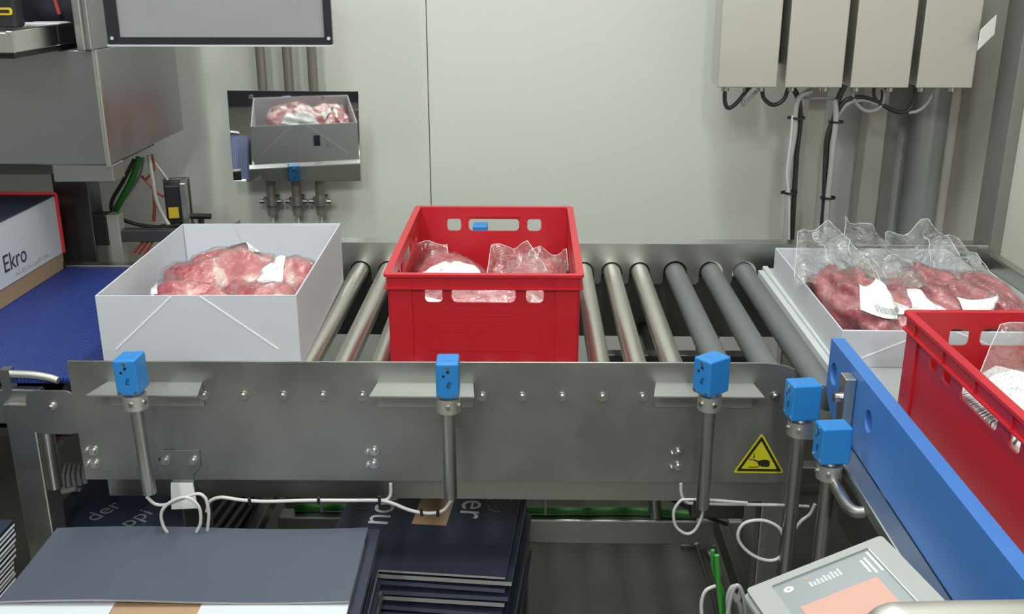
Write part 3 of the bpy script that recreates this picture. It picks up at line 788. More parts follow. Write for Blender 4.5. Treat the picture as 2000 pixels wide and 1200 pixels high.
# tray with loose things
ty = thing('pull_out_tray', 'shallow stainless tray on top of the left cabinet', 'tray', (-1.36, 2.45, 1.452))
B().box((-1.60, 2.246, 1.450), (-1.132, 2.66, 1.492)).build('drawer_body', 'steel', ty, True)
B().box((-1.132, 2.24, 1.450), (-1.118, 2.66, 1.497)).build('side_rail', 'steel_bright', ty, True, bevel=.002)
B().box((-1.122, 2.46, 1.456), (-1.1165, 2.468, 1.494)).build('rail_joint', 'black', ty, True)
B().box((-1.60, 2.24, 1.450), (-1.132, 2.246, 1.494)).build('front_lip', 'steel_bright', ty, True, bevel=.002)
B().box((-1.60, 2.26, 1.437), (-1.13, 2.66, 1.450)).build('slide', 'black', ty, True)
tc_ = thing('tool_case', 'black tool battery case with yellow badge on tray', 'tool case', (-1.233, 2.352, 1.4975))
B().box((-.10, -.022, 0), (.085, .022, .11)).build('case', 'black', tc_, bevel=.008, seg=3)
bd = put('badge', plate2d([rrect(-.034, -.008, .034, .008, .006)], .002), frame((.045, -.0225, .036), (1, 0, 0), (0, 0, 1)), 'yellow', tc_, False)
put('badge_slot', plate2d([rrect(.004, -.0036, .028, .0036, .002)], .002), frame((.045, -.0232, .036), (1, 0, 0), (0, 0, 1)), 'black', bd, False)
pp = thing('paper_sheet', 'white paper sheet lying in the top left tray', 'paper', (-1.195, 2.54, 1.4925), (0, 0, R(12)))
B().box((-.06, -.05, 0), (.06, .05, .004)).build('sheet', 'paper', pp); B().box((-.02, -.055, .004), (.055, .04, .006)).build('sheet', 'paper', pp)
dk = thing('bag', 'dark bag with a red cord at the tray back', 'bag', (-1.26, 2.84, 1.438))
vs, fs = ball((.14, .10, .14), 61, .3, 1, 0, 28, 16)
B().add([v+Vector((0, 0, .12)) for v in vs], fs, True).build('body', 'cloth_dark', dk, fix=False)
B().tube([(.00, -.09, .24), (.02, -.115, .15), (.035, -.12, .07)], .006).build('cord', 'cable_red', dk)
gb = thing('grey_box', 'pale grey box standing in the open cabinet compartment', 'box', (-1.44, 2.72, 1.438))
B().box((-.05, -.05, 0), (.05, .05, .22)).build('box_body', 'panel_frame', gb, bevel=.004)
B().box((-.052, -.052, .17), (.052, .052, .225)).build('box_lid', 'panel_frame', gb, bevel=.004)

# monitor hung from the corner post
mo = thing('monitor', 'grey switched off screen with black bezel hanging top left', 'monitor', (-.72, 2.42, 1.452))
B().box((-.975, 2.426, 1.456), (-.475, 2.466, 1.83)).build('housing', 'steel_cabinet', mo, True, bevel=.002)
put('bezel', plate2d([rrect(-.983, 1.456, -.460, 1.828, .003), rrect(-.955, 1.472, -.478, 1.81, .002)], .012), frame((0, 2.42, 0), (1, 0, 0), (0, 0, 1)), 'bezel', mo)
B().box((-.956, 2.4215, 1.471), (-.477, 2.4255, 1.811)).build('screen', 'screen_off', mo, True)
B().box((-.985, 2.412, 1.4515), (-.458, 2.43, 1.4555)).build('bottom_edge', 'strip_white', mo, True)
B().box((-1.065, 2.44, 1.60), (-.98, 2.468, 1.66)).build('mounting_arm', 'steel', mo, True)
for x in (-.972, -.468): B().cyl((x, 2.4145, 1.470), (x, 2.412, 1.470), .004, n=10).build('led', 'strip_white', mo, True)

# scanner below the cabinet
sc_ = thing('barcode_scanner', 'black barcode scanner with a yellow label on steel bracket', 'scanner', (-1.05, 2.92, .905), (0, 0, R(14)))
B().box((-.022, -.03, .012), (.022, .03, .115)).build('body', 'black', sc_, bevel=.003)
B().box((-.0165, -.0315, .020), (.012, -.0295, .052)).build('warning_label', 'yellow', sc_)
B().box((.022, -.045, -.014), (.040, .045, .125)).build('bracket', 'steel', sc_, bevel=.003)
B().box((-.03, .03, -.02), (.045, .045, .125)).build('bracket_plate', 'steel_dark', sc_, bevel=.002)
B().box((-.05, -.02, -.030), (.05, .03, -.010)).build('foot', 'steel_dark', sc_)
kn = thing('clamp_knob', 'small black T shaped clamp knob behind the white carton', 'knob', (-.970, 2.90, .86))
B().cyl((0, 0, 0), (0, 0, .062), .009, n=14).build('stem', 'black', kn)
B().cyl((-.03, 0, .068), (.03, 0, .068), .0085, n=14).build('handle_bar', 'black', kn, bevel=.002)
B().prism([(.05, .0), (.11, .0), (.11, .055), (.07, .03)], -.02, .02).build('wedge', 'steel', kn)
B().box((-.05, -.03, -.02), (.12, .03, 0)).build('mount', 'steel_dark', kn)
B().cyl((.03, .0, -.86), (.03, .0, -.02), .018, n=12).build('stand_tube', 'steel_dark', kn)

# loose wires under the cabinet
def cable(name, label, pts, r, m, ties=(), n=8, group=None):
    p = [Vector(q) for q in pts]
    t = thing(name, label, 'cable', tuple(p[0]), group=group)
    B().tube(p, r, n).build('jacket', m, t, True)
    for a, b, rr in ties: B().tube([a, b], rr, 10).build('cable_tie', 'black', t, True)
    return t
def atl(Y, *px): return [at(x, y, Y) for x, y in px]
cable('wire', 'black wire looping from cabinet to scanner', atl(2.86, (262, 312), (240, 355), (218, 395), (225, 420), (262, 437), (310, 444), (352, 440)), .006, 'cable_black')
cable('wire', 'green wire hanging under the left cabinet', atl(2.88, (272, 308), (258, 350), (240, 385), (226, 410), (216, 432)), .010, 'cable_green')
cable('wire', 'yellow green wire beside the green one under cabinet', atl(2.90, (281, 308), (272, 345), (250, 380), (230, 402)), .004, 'panel_frame')
cable('wire', 'thick white wire hanging in front of scanner', atl(2.87, (290, 304), (298, 350), (305, 390), (318, 420), (330, 440)), .006, 'cable_white')
cable('wire', 'thin white wire running to the scanner top', atl(2.93, (292, 304), (310, 328), (328, 352)), .004, 'cable_white')
cable('wire', 'red wire crossing behind white wires', atl(2.91, (297, 302), (301, 330), (285, 350), (278, 345), (302, 372), (320, 385)), .0035, 'cable_red')
cable('wire', 'dark red wire hanging down left of scanner', atl(2.90, (300, 372), (302, 400), (300, 432)), .005, 'cable_red')

# ------------------------------------------------------------------ pipes and mirror on the back wall
for i, (px0, px1, w_) in enumerate(((505, 536, 'left'), (559, 584, 'middle'), (606, 631, 'right'))):
    a, b = at(px0, 100, 3.275), at(px1, 432, 3.275); x = (a.x+b.x)/2
    t = thing('wall_pipe', f'{w_} one of three steel pipes behind the mirror', 'pipe', (x, 3.275, .9), group='steel pipes behind the mirror')
    zb_ = at(px1, 420, 3.275).z; zc = at(px1, 393, 3.275).z
    B().cyl((x, 3.275, zb_), (x, 3.275, 2.6), .0155, n=18).build('tube', 'pipe_steel', t, True)
    B().cyl((x, 3.275, zc-.012), (x, 3.275, zc+.012), .026, n=14).build('collar', 'steel', t, True, bevel=.003)
    B().cyl((x-.036, 3.268, zc), (x+.036, 3.268, zc), .008, n=10).build('clamp_bolt', 'screw', t, True)
    B().box((x-.012, 3.275, zc-.01), (x+.012, 3.338, zc+.01)).build('wall_bracket', 'steel_dark', t, True)
    B().cyl((x, 3.275, zb_-.15), (x, 3.275, zb_), .0042, n=8).build('cable', 'cable_white', t, True)
mi = thing('mirror', 'polished steel mirror plate on the pipes showing the carton back', 'mirror', tuple(at(577, 267, 3.205)), (R(1.7), R(1.2), R(7.5)))
B().box((-.201, -.002, -.1435), (.201, .002, .1435)).build('plate', 'mirror', mi, bevel=.0008)
for x, z in ((-.130, .124), (.09, .124)): B().cyl((x, -.002, z), (x, -.006, z), .007, n=12).build('screw', 'screw', mi)
B().box((-.10, .002, -.02), (.10, .045, .02)).build('back_bracket', 'steel_dark', mi)

# ------------------------------------------------------------------ control boxes top right
YB = 2.90
BX = [(1403, 1515), (1535, 1643), (1663, 1773), (1792, 1897)]
for i, (p0, p1) in enumerate(BX):
    x0, x1 = at(p0, 166, YB).x, at(p1, 166, YB).x
    z0 = 1.308
    t = thing('terminal_box', ['first', 'second', 'third', 'fourth'][i] + ' stainless terminal box from the left, mounted top right', 'terminal box', ((x0+x1)/2, YB, z0), group='stainless terminal boxes')
    B().box((x0, YB+.012, z0), (x1, YB+.13, 1.78)).build('body', 'steel_box', t, True, bevel=.003)
    B().box((x0-.003, YB, z0-.004), (x1+.003, YB+.012, 1.784)).build('door', 'steel_box', t, True, bevel=.003)
    B().cyl((x0+.03, YB+.06, z0-.02), (x0+.03, YB+.06, z0), .012, n=12).build('gland', 'steel', t, True)
    B().cyl((x1-.03, YB+.06, z0-.02), (x1-.03, YB+.06, z0), .012, n=12).build('gland', 'steel', t, True)
bx = thing('box_carrier', 'two steel carrier rails behind the terminal boxes', 'carrier', (.85, 3.06, 1.35))
B().box((.53, YB+.13, 1.36), (1.24, YB+.16, 1.40)).build('carrier_rail', 'steel', bx, True)
B().box((.53, YB+.13, 1.66), (1.24, YB+.16, 1.70)).build('carrier_rail', 'steel', bx, True)
for x in (.70, .85, 1.02): B().box((x-.008, YB+.10, 1.36), (x+.008, YB+.14, 1.74)).build('spacer', 'steel_dark', bx, True)
pt = thing('support_post', 'square steel post below the terminal boxes', 'post', (.853, 3.10, 0))
B().box((.826, 3.075, .008), (.880, 3.125, 1.75)).build('tube', 'post_steel', pt, True, bevel=.004)
B().box((.80, 3.05, 0), (.906, 3.15, .008)).build('foot_plate', 'steel', pt, True)
B().box((.80, 3.06, .80), (.826, 3.075, .92)).build('side_clip', 'post_steel', pt, True)
p2 = thing('support_post', 'wide two sided steel post right of the cable bundles', 'post', (1.10, 3.22, 0))
B().box((1.045, 3.19, 0), (1.105, 3.26, 2.9)).build('lit_side', 'post_steel', p2, True, bevel=.004)
B().box((1.105, 3.22, 0), (1.155, 3.27, 2.9)).build('shaded_side', 'trim_grey', p2, True, bevel=.004)  # darker grey paints the shade on the square tube's right side
p3 = thing('round_duct', 'round grey duct in the right back corner', 'duct', (1.255, 3.25, 0))
B().cyl((1.255, 3.25, 0), (1.255, 3.25, 3.2), .058, n=36).build('tube', 'duct_grey', p3, True)
B().cyl((1.255, 3.25, .50), (1.255, 3.25, .53), .061, n=36).build('joint_band', 'steel', p3, True)
cd = thing('card', 'white plastic card hanging right of the terminal boxes', 'card', tuple(at(1928, 64, 2.88)), (0, 0, R(25)))
B().prism([(-.027, -.046), (.027, -.004), (.025, .046), (-.025, .008)], -.001, .001).build('card_sheet', 'paper', cd)
B().cyl((1.222, 2.95, 1.44), (1.236, 2.885, 1.44), .005, n=8).build('holder', 'steel_dark', cd, True)

# cables below the terminal boxes
Y_ = 2.96
def loop(label, m, r, *px, Y=Y_): return cable('cable', label, atl(Y, *px), r, m)
loop('black cable looping under the first terminal box', 'cable_black', .006, (1416, 168), (1416, 200), (1424, 211), (1440, 200), (1460, 175), (1470, 166))
loop('grey cable bent under the first terminal box', 'cable_grey', .005, (1455, 170), (1451, 205), (1462, 195), (1484, 172), (1490, 164))
loop('black round cable loop left of the cable bundles', 'cable_black', .006, (1488, 168), (1492, 192), (1510, 205), (1530, 195), (1540, 172))
loop('thick black cable entering the left bundle', 'cable_black', .008, (1545, 168), (1558, 190), (1563, 230), (1556, 300), (1551, 380), (1546, 470))
loop('grey cable of the left bundle beside the square post', 'cable_grey', .0085, (1585, 177), (1562, 190), (1554, 215), (1552, 260), (1541, 330), (1538, 400), (1534, 470), Y=2.945)
loop('light grey cable at the left of left bundle', 'cable_white', .004, (1548, 225), (1545, 270), (1537, 340), (1541, 385), (1541, 470), Y=2.94)
loop('thick black cable entering the right bundle', 'cable_black', .009, (1650, 166), (1637, 195), (1630, 230), (1616, 270), (1612, 340), (1610, 400), (1604, 470))
loop('grey cable of the right bundle', 'cable_grey', .0085, (1630, 195), (1633, 230), (1628, 280), (1622, 340), (1616, 400), (1612, 470), Y=2.945)
loop('black cable arching right from the right bundle', 'cable_black', .006, (1632, 225), (1650, 197), (1680, 190), (1710, 198), (1750, 218), (1775, 214), (1787, 190), (1786, 168))
loop('grey cable arching beside the black one', 'cable_grey', .005, (1636, 228), (1655, 204), (1685, 196), (1715, 204))
loop('dark cable hanging loop under the third box', 'cable_grey', .0055, (1664, 168), (1668, 195), (1685, 214), (1705, 217), (1722, 205), (1726, 180), (1718, 168))
loop('short black cable loop under the third box', 'cable_black', .005, (1708, 166), (1707, 185), (1716, 202), (1724, 190), (1722, 166))
loop('grey cable curving under the fourth box', 'cable_grey', .005, (1822, 166), (1818, 190), (1805, 208), (1790, 218), (1775, 220))
loop('thin grey cross cable between the bundles', 'cable_grey', .004, (1560, 192), (1595, 192), (1632, 193), Y=2.98)
for i, (px, py, rr) in enumerate(((1554, 230, .018), (1540, 376, .017), (1632, 238, .014), (1616, 386, .015))):
    c = at(px+3, py, 2.952); rr = rr+.004
    t = thing('cable_tie', ['upper', 'lower', 'upper', 'lower'][i] + ' black tie around the ' + ('left' if i < 2 else 'right') + ' cable bundle', 'cable tie', tuple(c))
    B().cyl((0, 0, -.003), (0, 0, .003), rr, n=16, caps=False).cyl((0, 0, -.003), (0, 0, .003), rr-.002, n=16, caps=False).build('strap', 'black', t)
    B().box((-rr-.006, -.004, -.004), (-rr+.001, .004, .004)).build('tie_head', 'black', t)

# ------------------------------------------------------------------ right transfer conveyor
rc = thing('transfer_conveyor', 'grey belt conveyor running toward the viewer at right', 'conveyor', (.95, 1.7, 0))
B().box((.638, .75, .845), (1.22, 2.62, .862)).build('belt', 'belt_grey', rc, True, bevel=.004)
B().box((.621, .75, .79), (.636, 2.62, .868)).build('side_strip', 'strip_white', rc, True, bevel=.003)
B().box((.606, 1.86, .842), (.621, 2.60, .862)).build('edge_profile', 'strip_white', rc, True, bevel=.002)
B().box((1.22, .75, .77), (1.25, 2.62, .90)).build('far_rail', 'steel', rc, True, bevel=.003)
B().box((.782, 2.700, .790), (1.25, 2.704, .901)).build('end_rail', 'steel', rc, True)
B().box((.782, 2.700, .901), (1.25, 2.752, .905)).build('end_ledge', 'steel_bright', rc, True, bevel=.001)
B().box((1.22, 2.62, .77), (1.25, 2.70, .90)).build('rail_link', 'steel', rc, True)
B().box((.638, .76, .76), (1.22, 2.60, .80)).build('bed', 'steel_dark', rc, True)
for x, y in ((.68, .85), (1.2, .85), (.68, 2.5), (1.2, 2.5)):
    B().box((x-.025, y-.025, 0), (x+.025, y+.025, .77)).build('leg', 'steel', rc, True, bevel=.004)
# blue guide board with its steel carrier
gd = thing('guide_board', 'thick blue plastic guide board along the right conveyor', 'guide board', (.59, 1.4, .81))
def hole(cx, cz, rx, rz):
    return [(cx+rx*math.cos(2*math.pi*i/24), cz+rz*math.sin(2*math.pi*i/24)) for i in range(24)]
out = [(1.0, .812), (1.80, .812), (1.843, .845), (1.843, .952), (1.0, .952)]
put('board', plate2d([out, hole(1.806, .893, .022, .022), hole(1.595, .893, .020, .020)], .025), frame((.593, 0, 0), (0, 1, 0), (0, 0, 1)), 'board_blue', gd)
bk_ = at(1660, 760, 1.70)
br = B().box((.560, 1.672, .785), (.580, 1.706, .938)).build('mounting_bar', 'steel', gd, True, bevel=.002)
B().cyl((.560, 1.69, .895), (.548, 1.69, .895), .009, n=14).build('bar_bolt', 'screw', gd, True, bevel=.002)
B().box((.545, 1.0, .790), (.580, 1.69, .812)).build('carrier_rail', 'steel', gd, True, bevel=.003)
B().box((.548, 1.0, .70), (.560, 1.60, .79)).build('carrier_web', 'steel_dark', gd, True)
B().tube([(.560, 1.625, .800), (.536, 1.612, .795), (.527, 1.585, .790), (.527, 1.53, .785), (.532, 1.49, .782), (.546, 1.474, .786), (.566, 1.470, .798)], .0105, 14, 8).build('pull_handle', 'steel', gd, True)
for y in (1.05, 1.55): B().box((.565, y-.02, 0), (.605, y+.02, .80)).build('leg', 'steel', gd, True, bevel=.003)
# sensor cantilever
sa = thing('sensor_cantilever', 'steel arm holding the two sensors beside the blue board', 'bracket', (.53, 1.62, .70))
B().cyl((.485, 1.665, .50), (.59, 1.60, .50), .010, n=12).build('cross_tube', 'steel_dark', sa, True)
B().cyl((.520, 1.585, .52), (.59, 1.56, .52), .010, n=12).build('cross_tube', 'steel_dark', sa, True)

# ------------------------------------------------------------------ thin white cables in front of the plate
g = 'white sensor cables'
YC = 1.745
cable('sensor_cable', 'white cable curling from the left sensor post', atl(1.70, (286, 970), (303, 985), (325, 986), (352, 976), (385, 965), (400, 972), (405, 985), (408, 1005), (405, 1040)), .0032, 'cable_white', group=g)
cable('sensor_cable', 'white cable ring hung below the clamp plate', atl(1.69, (330, 1045), (318, 1025), (316, 1000), (335, 980), (365, 972), (388, 990), (392, 1020), (384, 1040)), .0032, 'cable_white', group=g)
cable('sensor_cable', 'long white cable clipped below the side plate', atl(1.76, (404, 1000), (410, 980), (432, 972), (470, 977), (520, 980), (600, 978), (680, 978), (740, 978), (765, 983), (800, 997), (835, 1003), (865, 998), (884, 975)), .0036, 'cable_white',
      ties=[(at(487, 974, 1.755), at(487, 986, 1.755), .003), (at(622, 972, 1.755), at(622, 985, 1.755), .003), (at(741, 970, 1.755), at(741, 988, 1.755), .003), (at(822, 994, 1.752), at(824, 1008, 1.752), .003), (at(855, 993, 1.752), at(855, 1009, 1.752), .003)], group=g)
cable('sensor_cable', 'short white cable dropping from plate to the long cable', atl(1.765, (763, 945), (763, 965), (757, 975), (742, 980)), .0032, 'cable_white', group=g)
cable('sensor_cable', 'white cable running right below the warning sign', atl(1.76, (1330, 945), (1331, 965), (1340, 981), (1365, 984), (1450, 986), (1520, 987), (1580, 990)), .0032, 'cable_white',
      ties=[(at(1357, 974, 1.755), at(1357, 988, 1.755), .003)], group=g)
cable('sensor_cable', 'white cable ring hanging below the third sensor', atl(1.74, (1375, 978), (1372, 1005), (1358, 1035), (1340, 1043), (1320, 1028), (1316, 1000), (1328, 980), (1342, 976), (1400, 978), (1460, 983)), .0030, 'cable_white', group=g)
cable('sensor_cable', 'white oval cable loop below the warning sign', atl(1.68, (1532, 1052), (1520, 1030), (1490, 1017), (1455, 1022), (1441, 1045), (1452, 1070), (1480, 1090), (1510, 1095), (1530, 1082), (1534, 1062)), .0032, 'cable_white', group=g)
cable('sensor_cable', 'white cable rising behind the oval loop', atl(1.70, (1528, 1112), (1536, 1075), (1550, 1040), (1565, 1018), (1582, 1005), (1592, 985)), .0032, 'cable_white', group=g)
cable('sensor_cable', 'thin cable pair behind the farther right sensor', [at(1580, 760, 1.72), at(1596, 752, 1.74), at(1612, 755, 1.76)], .002, 'cable_grey', group=g)

# ------------------------------------------------------------------ flattened cartons
def sheet_pair(b, x0, y0, x1, y1, z0, z1): return b
def sheet(label, cat, cx, cy, z, w_, l_, th, rz, top='navy', edge='edge_grey', group=None, sag=0.0, nx=1):
    """one flattened carton: top and bottom in one colour, cut edges in another"""
    t = bpy.data.objects.new('flat_carton', None)
    b = B(); n = nx
    top_v = []; 
    for k in range(n+1):
        u = k/n; x = -w_/2 + w_*u; dz = sag*math.sin(u*math.pi*2)
        for (y, zz) in ((-l_/2, 0), (l_/2, 0), (l_/2, th), (-l_/2, th)): top_v.append((x, y, zz+dz))
    fs, mi = [], []
    for k in range(n):
        a, c = 4*k, 4*k+4
        fs += [(a, c, c+1, a+1), (a+3, a+2, c+2, c+3), (a, a+3, c+3, c), (a+1, c+1, c+2, a+2)]; mi += [0, 0, 1, 1]
    fs += [(0, 1, 2, 3), (4*n, 4*n+3, 4*n+2, 4*n+1)]; mi += [1, 1]
    for f, m_ in zip(fs, mi): b.add([top_v[i] for i in f], [tuple(range(len(f)))], False, m_)
    bpy.data.objects.remove(t)
    o = b.build('flat_carton', [top, edge], None, fix=False)
    bm = bmesh.new(); bm.from_mesh(o.data); bmesh.ops.remove_doubles(bm, verts=bm.verts, dist=1e-5); bmesh.ops.recalc_face_normals(bm, faces=bm.faces); bm.to_mesh(o.data); bm.free()
    o.location = (cx, cy, z); o.rotation_euler = (0, 0, R(rz)); MW[o] = Matrix.LocRotScale(Vector((cx, cy, z)), Euler((0, 0, R(rz))), None)
    return setp(o, label, cat, group)
rs = random.Random(5)
# packing table that carries the near stacks
tb = thing('packing_table', 'low steel packing table under the carton stacks', 'table', (-.85, 1.4, 0))
B().box((-1.62, 1.16, .425), (-.29, 1.74, .445)).build('table_top', 'steel', tb, True, bevel=.003)
for x, y in ((-1.57, 1.2), (-.34, 1.2), (-1.57, 1.70), (-.34, 1.70)): B().box((x-.02, y-.02, 0), (x+.02, y+.02, .425)).build('leg', 'steel', tb, True)
# stack A: navy sheet on top of white/kraft and navy ones
zA = .446; cnt = 13
for i in range(cnt):
    k = cnt-1-i; th = .0128
    if i == cnt-1:
        sheet('large slate blue flattened carton on top of the near stack', 'flat carton', -.608, 1.592, zA, .600, .238, .004, 1.2, 'navy_sheen', 'edge_grey', 'near stack of flattened cartons', sag=.0036, nx=16); zA += .004
    elif i == cnt-2:
        kx = sheet('white and kraft flattened carton just under the slate blue one', 'flat carton', -.606, 1.525, zA, .596, .30, .004, 1.0, 'kraft', 'edge_grey', 'near stack of flattened cartons')
        B().box((-.30, -.15, .004), (-.105, .10, .0065)).build('white_panel', 'carton_white', kx)
        B().box((.045, -.15, .004), (.2975, .10, .0065)).build('white_panel', 'carton_white', kx)
        for q, (ch, yy) in enumerate((('r', -.090), ('o', -.128))):
            put('letter', text_mesh(ch, .022, .0006), frame((.092, yy-.012, .0068), (0, -1, 0), (1, 0, 0)), 'print_navy', kx, False)
        zA += .0112
    else:
        sheet(f'navy flattened carton, {ordn(k)} of the near stack', 'flat carton', -.600+rs.uniform(-.012, .012), 1.575+rs.uniform(-.012, .012), zA, .60, .30, th-.001, 1.2+rs.uniform(-1, 1), 'navy', 'navy_sheen' if i % 3 else 'edge_grey', 'near stack of flattened cartons'); zA += th
# left stack seen from its side
zL = .446
for i in range(14):
    th = .0122
    sheet(f'flattened carton with pale cut edge, {ordn(13-i)} of the left edge stack', 'flat carton', -1.308+(13-i)*-.0022, 1.50+rs.uniform(-.006, .006), zL, .62, .44, .0055, rs.uniform(-.5, .5), 'navy', 'crease_white', 'left edge stack of flattened cartons')
    zL += .0056
    sheet(f'dark flattened carton between pale edges, {ordn(13-i)} dark of the left stack', 'flat carton', -1.310+(13-i)*-.0022, 1.50, zL, .62, .435, .0060, 0, 'navy', 'navy', 'left edge stack of flattened cartons'); zL += .0062
# second stack below the conveyor
dl = thing('floor_dolly', 'low dark dolly under the middle carton stack', 'dolly', (-.24, 2.0, 0))
B().box((-.47, 1.77, .10), (0, 2.33, .14)).build('deck', 'steel_dark', dl, True, bevel=.003)
for x in (-.42, -.05):
    for y in (1.82, 2.28): B().cyl((x-.012, y, .05), (x+.012, y, .05), .05, n=18).build('wheel', 'black', dl, True); 
zB = .141; nB = 18
for i in range(nB):
    k = nB-1-i; th = .012 if i < nB-6 else .009
    gap = rs.choice((.003, .004, .010)) if i < nB-1 else 0
    sheet_top = (i == nB-1)
    if sheet_top:
        tp = sheet('navy printed flattened carton topmost in the middle stack', 'flat carton', -.222, 2.040, zB, .395, .50, .005, -5, 'navy', 'edge_grey', 'middle stack of flattened cartons')
        B().box((-.032, -.066, .005), (.046, .20, .0058)).build('kraft_patch', 'kraft', tp)
        put('lettering', text_mesh('enou', .098, .0006), frame((-.100, .020, .0055), (0, -1, 0), (1, 0, 0)), 'print_white', tp, False)
        put('lettering', text_mesh('ler', .095, .0006), frame((.096, .022, .0055), (0, -1, 0), (1, 0, 0)), 'print_white', tp, False)
        for cx_, cy_ in ((-.155, .03), (.150, .05)):
            ring_ = [(cx_+.028*math.cos(2*math.pi*j/20)*(1+.2*math.sin(3*j)), cy_+.045*math.sin(2*math.pi*j/20), .0056) for j in range(17)]
            B().tube(ring_, .0008, 5, 2).build('gold_line_drawing', 'print_gold', tp)
    else:
        dx = rs.uniform(-.008, .012)
        sheet(f'navy flattened carton, {ordn(k)} of the middle stack', 'flat carton', -.220+dx, 2.042+rs.uniform(-.008, .008), zB, .395, .50, .0095, -5+rs.uniform(-1.2, 1.2), 'navy', 'edge_grey' if rs.random() < .45 else 'navy_sheen', 'middle stack of flattened cartons')
        zB += .0096 + .0086
        sp = B().box((-.415, 1.81, zB-.0084), (-.10, 2.27, zB-.0002)).build('flat_carton', 'navy')
        setp(sp, f'narrower black carton wedged below the {ordn(k-1) if k > 0 else "top"} navy sheet of the middle stack', 'flat carton', 'middle stack of flattened cartons')
# dark stack behind, left below the conveyor
dl2 = thing('floor_dolly', 'low dark dolly under the left rear carton stack', 'dolly', (-.89, 2.2, 0))
B().box((-1.10, 2.0, .25), (-.72, 2.42, .28)).build('deck', 'steel_dark', dl2, True)
for x in (-1.06, -.76):
    for y in (2.05, 2.37): B().cyl((x, y, 0), (x, y, .25), .018, n=12).build('leg', 'black', dl2, True)
zD = .2805
for i in range(9):
    k = 8-i
    o = sheet(f'dark navy printed carton, {ordn(k)} of the left rear stack', 'flat carton', -.915+rs.uniform(-.006, .006), 2.17+rs.uniform(-.006, .006), zD, .36, .42, .016, -6+rs.uniform(-1, 1), 'navy', 'edge_grey' if i % 2 else 'navy', 'left rear stack of flattened cartons'); zD += .0165
oi = MW[o].inverted()
for tx, a_, b_ in (('der', (-1.003, 2.032), (-.972, 2.095)), ('ppi', (-.921, 1.994), (-.879, 2.074))):
    a_ = Vector((*a_, zD)); b_ = Vector((*b_, zD)); d_ = (b_-a_).normalized()
    put('lettering', text_mesh(tx, .062, .0006), frame((a_+b_)/2, d_, Vector((-d_.y, d_.x, 0))), 'print_shaded', o)

# ------------------------------------------------------------------ things on the floor behind
cable('floor_cable', 'green cable lying on the low beam behind the conveyor', [(-.62, 2.37, .267), (-.3, 2.37, .268), (.1, 2.365, .267), (.26, 2.37, .267), (.36, 2.36, .267), (.44, 2.35, .267)], .010, 'cable_green')
cable('floor_cable', 'black cable running down behind the conveyor right of middle', atl(2.2, (1265, 955), (1330, 985), (1380, 1010), (1420, 1025)), .005, 'cable_black')
ft = thing('floor_pipe', 'short bent steel pipe on the low beam below plate', 'pipe', tuple(at(1280, 1010, 2.36)))
B().tube(atl(2.36, (1275, 955), (1278, 980), (1280, 1012)), .017, 14, 4).build('pipe', 'steel', ft, True)
for i, (px, a, b, nm) in enumerate(((1063, 955, 1003, 'right of the middle stack'), (632, 955, 1000, 'left of the middle stack'))):
    t = thing('tie_rod', f'thin pale rod hanging {nm}', 'rod', tuple(at(px, b, 2.3)))
    B().cyl(at(px, a-40, 2.3), at(px-4 if i else px+2, b, 2.3), .004, n=8).build('rod', 'strip_white', t, True)
bm_ = thing('rear_frame', 'low steel frame on the floor behind the conveyor', 'frame', (0, 2.95, 0))
B().box((-.75, 2.92, .05), (1.2, 2.97, .11)).build('frame_beam', 'steel', bm_, True, bevel=.004)
for x in (-.6, .1, .8): B().box((x-.02, 2.92, 0), (x+.02, 2.97, .05)).build('foot', 'steel_dark', bm_, True)
B().box((-.75, 2.92, .11), (-.70, 2.97, .80)).build('upright', 'steel', bm_, True, bevel=.004)
mtr = thing('gear_motor', 'dark gear motor below the right end of the conveyor', 'motor', (.42, 2.05, .52))
B().box((.36, 2.0, .46), (.48, 2.1, .60)).build('gearbox', 'steel_dark', mtr, True, bevel=.006)
B().cyl((.48, 2.05, .53), (.60, 2.05, .53), .045, n=24).build('motor_can', 'steel_dark', mtr, True, bevel=.004)
B().box((.40, 2.03, .60), (.44, 2.07, .66)).build('torque_arm', 'steel_dark', mtr, True)
cable('wire', 'dark red wire behind the left end of side plate', atl(1.98, (95, 885), (112, 856), (150, 826), (175, 815)), .004, 'cable_red')
cable('wire', 'grey wire bending behind the left end of side plate', atl(2.0, (118, 925), (115, 880), (130, 858), (165, 848)), .005, 'cable_grey')
cc = thing('cable_bundle', 'dark bundle of cables below the left belt end', 'cables', tuple(at(150, 940, 2.15)))
for i in range(6):
    B().tube(atl(2.15+.01*i, (118+i*9, 905), (112+i*10, 935-i*2), (118+i*11, 960), (150+i*8, 955+i*3)), .007, 8).build('cable', 'cable_grey', cc, True)

# ------------------------------------------------------------------ operator panel bottom right
TL, TR, RB = at(1447, 1155, 1.12), at(1722, 1046, 1.16), at(1800, 1190, 1.02)
xd = (TR-TL).normalized(); yd = (TR-RB); yd = (yd - xd*yd.dot(xd)).normalized()
pf = frame(TL, xd, yd); pwid = (TR-TL).length; ph = .20
op = thing('operator_panel', 'grey tilted touch panel at the bottom right', 'operator panel', tuple(TL))
op_m = pf.to_euler(); op.rotation_euler = op_m; MW[op] = pf.copy()
B().box((0, -ph, -.05), (pwid, 0, -.004)).build('enclosure', 'panel_frame', op, bevel=.006)
put('front_frame', plate2d([rrect(.006, -ph+.006, pwid-.002, -.004, .006), rrect(.036, -ph+.03, pwid-.028, -.016, .003)], .008), Matrix.Identity(4), 'panel_frame', op, False)
B().box((.034, -ph+.03, -.004), (pwid-.028, -.016, .0015)).build('screen_glass', 'panel_grey', op)
B().box((.05, -ph+.035, .0015), (pwid-.045, -.066, .0022)).build('pink_window', 'panel_pink', op)
B().box((.0345, -ph+.035, .0015), (.0358, -.018, .004)).build('frame_line', 'print_white', op)
